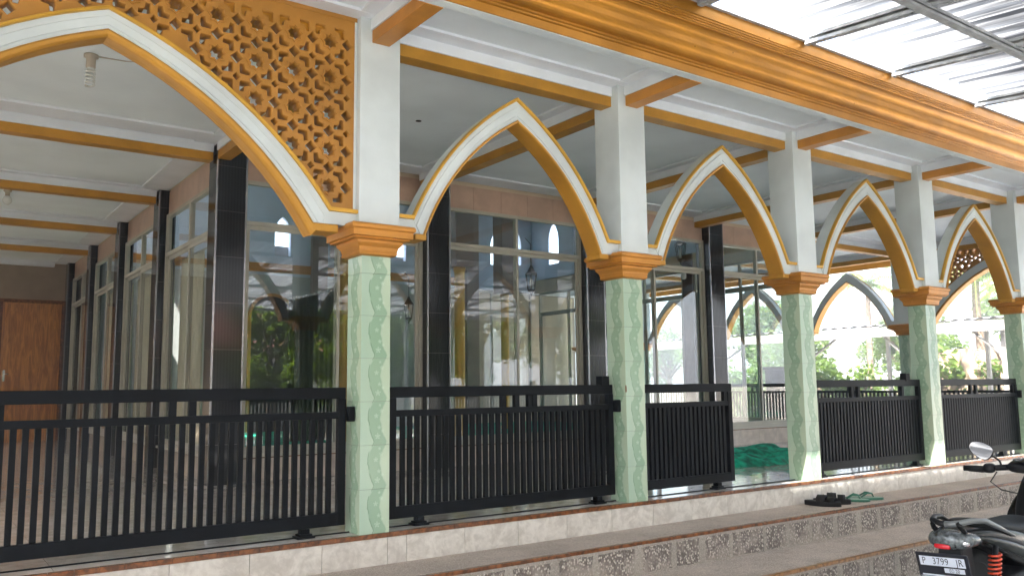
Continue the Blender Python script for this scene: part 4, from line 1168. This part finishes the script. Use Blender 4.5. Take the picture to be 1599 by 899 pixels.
for Y in (.4, 3.9, 6.2, 9.2, 12.4):
    MB().box(18.2,Y-.05,GZ,18.3,Y+.05,2.36).build('post', 'carport_steel', cp)
    MB().box(22.3,Y-.05,GZ,22.4,Y+.05,2.6).build('post', 'carport_steel', cp)
    MB().tube([(18.25,Y,1.55),(18.25,Y+.75,2.25)], .035, 6).build('brace', 'carport_steel', cp)
    MB().tube([(18.25,Y,2.20),(22.35,Y,2.50)], .04, 6).build('rafter', 'carport_steel', cp)
    MB().tube([(18.25,Y,1.65),(19.6,Y,2.28)], .035, 6).build('brace', 'carport_steel', cp)
for X in (19.3, 20.6, 21.7): MB().tube([(X,0,2.34+(X-18)*.07),(X,15,2.34+(X-18)*.07)], .025, 6).build('purlin', 'carport_steel', cp)
def rough_block(x0,y0,z0,x1,y1,z1,n=14,amp=.25,seed=1):
    r = random.Random(seed); vs = []; nz = 8
    for j in range(nz+1):
        for i in range(n+1):
            u, v = i/n, j/nz
            vs.append((x0+(x1-x0)*v*.35+r.uniform(-amp,amp), y0+(y1-y0)*u, z0+(z1-z0)*v+r.uniform(-amp,amp)*.4))
    b0 = len(vs); vs += [(x1, y0+(y1-y0)*i/n, z1) for i in range(n+1)]
    fs = []
    for j in range(nz):
        for i in range(n): a = j*(n+1)+i; fs.append((a,a+1,a+n+2,a+n+1))
    for i in range(n): a = nz*(n+1)+i; fs.append((a,a+1,b0+i+1,b0+i))
    return MB().add(vs, fs)
tag(rough_block(23.5,6.0,GZ,26,8.7,2.0,16,.12,3).build('rock_bank', 'rock'), 'brown rock bank under the carport at the far right', 'rock bank')
tag(MB().box(25,-14,GZ,25.3,40,.9).build('boundary_wall', 'housewall'), 'low pale boundary wall beyond the carport', 'wall')
cab = thing('wooden_cabinet', 'dark wooden cabinet on the right veranda seen left of the third green column', 'cabinet', (12.1, 5.45, 0))
MB().box(-.35,-.25,.06,.35,.25,1.28).build('body', 'cabinet', cab, bevel=.01)
MB().box(-.38,-.28,1.28,.38,.28,1.34).build('cabinet_top', 'cabinet', cab, bevel=.01)
for s_ in (-1,1): MB().box(s_*.175-.16,-.262,.12,s_*.175+.16,-.251,1.22).build('cabinet_door', 'cabinet', cab, bevel=.006)

def leaf_mesh(name, pts_fn, count, size, mt_, seed, elong=1.8):
    r = random.Random(seed); vs = []; fs = []; tint = []
    for _ in range(count):
        c, tn = pts_fn(r); sz = size*r.uniform(.6,1.3)
        a = Vector((r.gauss(0,1), r.gauss(0,1), r.gauss(0,.6))).normalized(); b_ = a.orthogonal().normalized(); b_.rotate(Matrix.Rotation(r.uniform(0,6.28), 3, a))
        n_ = a.cross(b_); o = len(vs)
        p0 = c - a*sz*elong*.5; p2 = c + a*sz*elong*.5
        vs += [p0, c + b_*sz*.5 + n_*sz*.12, p2, c - b_*sz*.5 + n_*sz*.12]; fs.append((o,o+1,o+2,o+3)); tint.append(tn*.6+r.random()*.4)
    me = bpy.data.meshes.new(name); me.from_pydata([tuple(v) for v in vs], [], fs); me.materials.append(M[mt_])
    at = me.attributes.new('tint', 'FLOAT', 'FACE'); at.data.foreach_set('value', tint); return me
def crown_fn(R, zc, squash, nclump, seed):
    r0 = random.Random(seed); cl = []
    for _ in range(nclump):
        d_ = Vector((r0.gauss(0,1), r0.gauss(0,1), r0.gauss(0,1))).normalized()*R*r0.uniform(.35,1.0); d_.z *= squash
        cl.append((d_+Vector((0,0,zc)), R*r0.uniform(.2,.42), r0.random()))
    def fn(r):
        c, cr, tn = r.choice(cl); v = Vector((r.gauss(0,1), r.gauss(0,1), r.gauss(0,1))).normalized()*cr*(r.random()**.45)
        return c+v, tn
    return fn, cl
def broad_tree(H, R, seed, leaves=4200, size=.16):
    fn, cl = crown_fn(R, H-R*.75, .8, 26, seed)
    cm = leaf_mesh('crown', fn, leaves, size, 'leaf', seed)
    tk = MB().tube([(0,0,-.1),(.05,.03,H*.3),(-.06,.05,H*.55),(0,0,H*.8)], [R*.10,R*.075,R*.055,R*.02], 9)
    for c, cr, _ in cl[:12]: tk.tube([(0,0,H*.42),(c.x*.5,c.y*.5,(H*.42+c.z)/2+.1),tuple(c)], [R*.045,R*.03,R*.01], 6)
    return cm, tk.mesh('trunk', 'bark')
def palm(H, seed, L_=2.6, nf=17):
    r = random.Random(seed); vs = []; fs = []; tint = []
    for k in range(nf):
        az = k*2.4+r.uniform(-.2,.2); el = r.uniform(-.25,1.1); ln = L_*r.uniform(.8,1.1); d_ = Vector((math.cos(az), math.sin(az), 0)); sd = Vector((-d_.y, d_.x, 0))
        P = []
        for i in range(15):
            u = i/14; P.append(Vector((0,0,H)) + d_*ln*(u*math.cos(el*(1-u*.4))) + Vector((0,0,1))*ln*(u*math.sin(el)-.75*u*u))
        for i in range(1,15):
            for s_ in (-1,1):
                for q in (0, .5):
                    b_ = P[i-1].lerp(P[i], q); lw = .035; ll = .62*math.sin(math.pi*min(.97,(i+q)/15+.12))+.05
                    tip = b_ + sd*s_*ll*.75 + d_*ll*.45 - Vector((0,0,ll*r.uniform(.25,.7)))
                    o = len(vs); vs += [b_-d_*lw, b_+d_*lw, tip]; fs.append((o,o+1,o+2)); tint.append(r.random())
        o = len(vs)
        for i in range(15): vs += [P[i]+sd*.02*(1-i/16), P[i]-sd*.02*(1-i/16)]
        for i in range(14): fs.append((o+2*i,o+2*i+1,o+2*i+3,o+2*i+2)); tint.append(.9)
    me = bpy.data.meshes.new('fronds'); me.from_pydata([tuple(v) for v in vs], [], fs); me.materials.append(M['palm'])
    at = me.attributes.new('tint', 'FLOAT', 'FACE'); at.data.foreach_set('value', tint)
    tk = MB().tube([(0,0,-.1),(.1,0,H*.4),(.05,.05,H*.8),(0,0,H)], [.17,.13,.11,.10], 10)
    return me, tk.mesh('trunk', 'bark')
kindsT = [broad_tree(6.5, 2.8, 11), broad_tree(5.0, 2.2, 12), broad_tree(8.5, 3.4, 13, 5200, .19)]
palms = [palm(4.6, 5), palm(6.2, 6)]
def plant(name, ms, loc, label, cat, group, pn=('crown','trunk'), s=1.0, rz=0):
    t = thing(name, label, cat, loc, group, rz); t.scale = (s,s,s); put(pn[0], ms[0], t); put(pn[1], ms[1], t); return t
GT = 'trees behind the carport on the right'
for i, (x, y, k, s, lab) in enumerate([
    (29,12.2,0,.66,'bushy green tree beyond the carport, seen under the far sunlit arch'), (31,20.5,2,.7,'green tree seen through the hall glass beside the third column'),
    (36,10.5,2,.75,'tree behind the palms at the far right'),
    (31,27,0,.75,'tree at the back of the yard, seen through the bay beside the second column'), (27,5.6,1,.9,'low bushy tree right of the carport, near the right edge'),
    (40,18.6,2,.72,'largest tree on the skyline behind the far small arch'), (26.5,15.5,1,.75,'small shrub-like tree at the pale boundary wall'),
    (31,-6,0,1.0,'tree outside the right edge beside the yard')]):
    plant('broadleaf_tree', kindsT[k], (x,y,GZ), lab, 'tree', GT, s=s, rz=i*1.3)
for i, (x, y, k, s, lab) in enumerate([
    (25.5,7.9,0,1.12,'bright green palm with hanging fronds above the rock bank'), (27.5,12.9,1,.90,'dark feathery palm standing under the far sunlit arch'),
    (29.0,8.2,1,.85,'taller palm at the far right behind the carport')]):
    plant('palm_tree', palms[k], (x,y,GZ), lab, 'palm', 'palms beyond the carport', ('fronds','trunk'), s, i*2.0)
# low shrubs along the boundary (each one its own)
bushes = [broad_tree(1.9, 1.1, 30+k, 1300, .10) for k in range(2)]
for i in range(9):
    y = 5.5+i*1.45
    plant('shrub', bushes[i%2], (24.1+.3*math.sin(i*2), y, GZ), 'green shrub in the row before the pale boundary wall, number %s counted from the front' % ['one','two','three','four','five','six','seven','eight','nine'][i], 'shrub', 'shrubs before the boundary wall', s=.9+.25*((i*7)%3), rz=i)

# ------------------------------------------------------------------ across the yard, behind the camera: what the glass mirrors
fence = thing('tarpaulin_screen', 'dark green tarpaulin screen standing across the yard behind the photographer', 'screen')
mb = MB(); vs = []; fs = []
for i in range(41):
    x = -3.6+i*.043; y = -12.2+.04*math.sin(i*1.3)-.01*i
    vs += [(x,y,GZ+.1),(x,y,3.75+.008*i+.05*math.sin(i*.9)),(x,y-.02,GZ+.1),(x,y-.02,3.75+.008*i+.05*math.sin(i*.9))]
for i in range(40): a = i*4; fs += [(a,a+4,a+5,a+1),(a+2,a+3,a+7,a+6),(a+1,a+5,a+7,a+3)]
mb.add(vs, fs, True).build('tarpaulin', 'greentarp', fence)
for X in (-3.6, -1.88): MB().tube([(X,-12.35,GZ),(X,-12.35,4.1)], .04, 8).build('post', 'steel_white', fence)
GR = 'trees across the yard mirrored in the windows'
for i, (x, y, k, s, lab) in enumerate([(6.2,-11.9,1,.85,'leafy tree mirrored at the left of the tall left window'), (8.9,-12.6,0,.75,'tree mirrored in the tall left window, at its right'),
    (11.6,-12.4,1,.95,'tree mirrored in the glass strip right of the nearest column'), (14.6,-13,1,1.0,'tree mirrored in the panes under the first small arch'), (18.5,-13,0,.9,'tall tree mirrored in the panes beside the second column'),
    (1.5,-17,0,1.0,'tree across the yard opposite the wide arch'), (-5,-17,2,.9,'tree across the yard at the far left')]):
    plant('yard_tree', kindsT[k], (x,y,GZ), lab, 'tree', GR, s=s, rz=i*.9)
hs = thing('neighbour_house', 'pale house with a red roof across the yard, mirrored faintly in the glass', 'house', (0,-24,GZ))
MB().box(-12,-3,0,16,3,3.2).build('wall', 'housewall', hs)
MB().extr([(-3.6,3.2),(3.6,3.2),(0,5.2)], 'x', -12.5, 16.5).build('roof', 'rooftile', hs)
for k in range(6):
    f_ = MB().box(-10+k*4.4,3.0,1.0,-8.6+k*4.4,3.05,2.2).build('window', 'alu', hs); MB().box(-9.9+k*4.4,3.05,1.1,-8.7+k*4.4,3.06,2.1).build('pane', 'blacktile', f_)

# ------------------------------------------------------------------ glare volume
hz = MB().box(-149, -149, GZ-1.0, 149, 149, 12.5).build('glare_haze', None); hz['kind'] = 'stuff'
hm = bpy.data.materials.new('glare_air'); hm.use_nodes = True; ht = hm.node_tree; ht.nodes.clear()
pv = ht.nodes.new('ShaderNodeVolumePrincipled'); pv.inputs['Color'].default_value = (.93,.95,.97,1); pv.inputs['Density'].default_value = .0075; pv.inputs['Anisotropy'].default_value = .2
ho = ht.nodes.new('ShaderNodeOutputMaterial'); ht.links.new(pv.outputs[0], ho.inputs['Volume'])
hz.data.materials.append(hm)  # thin volume added to imitate glare bleaching the far background
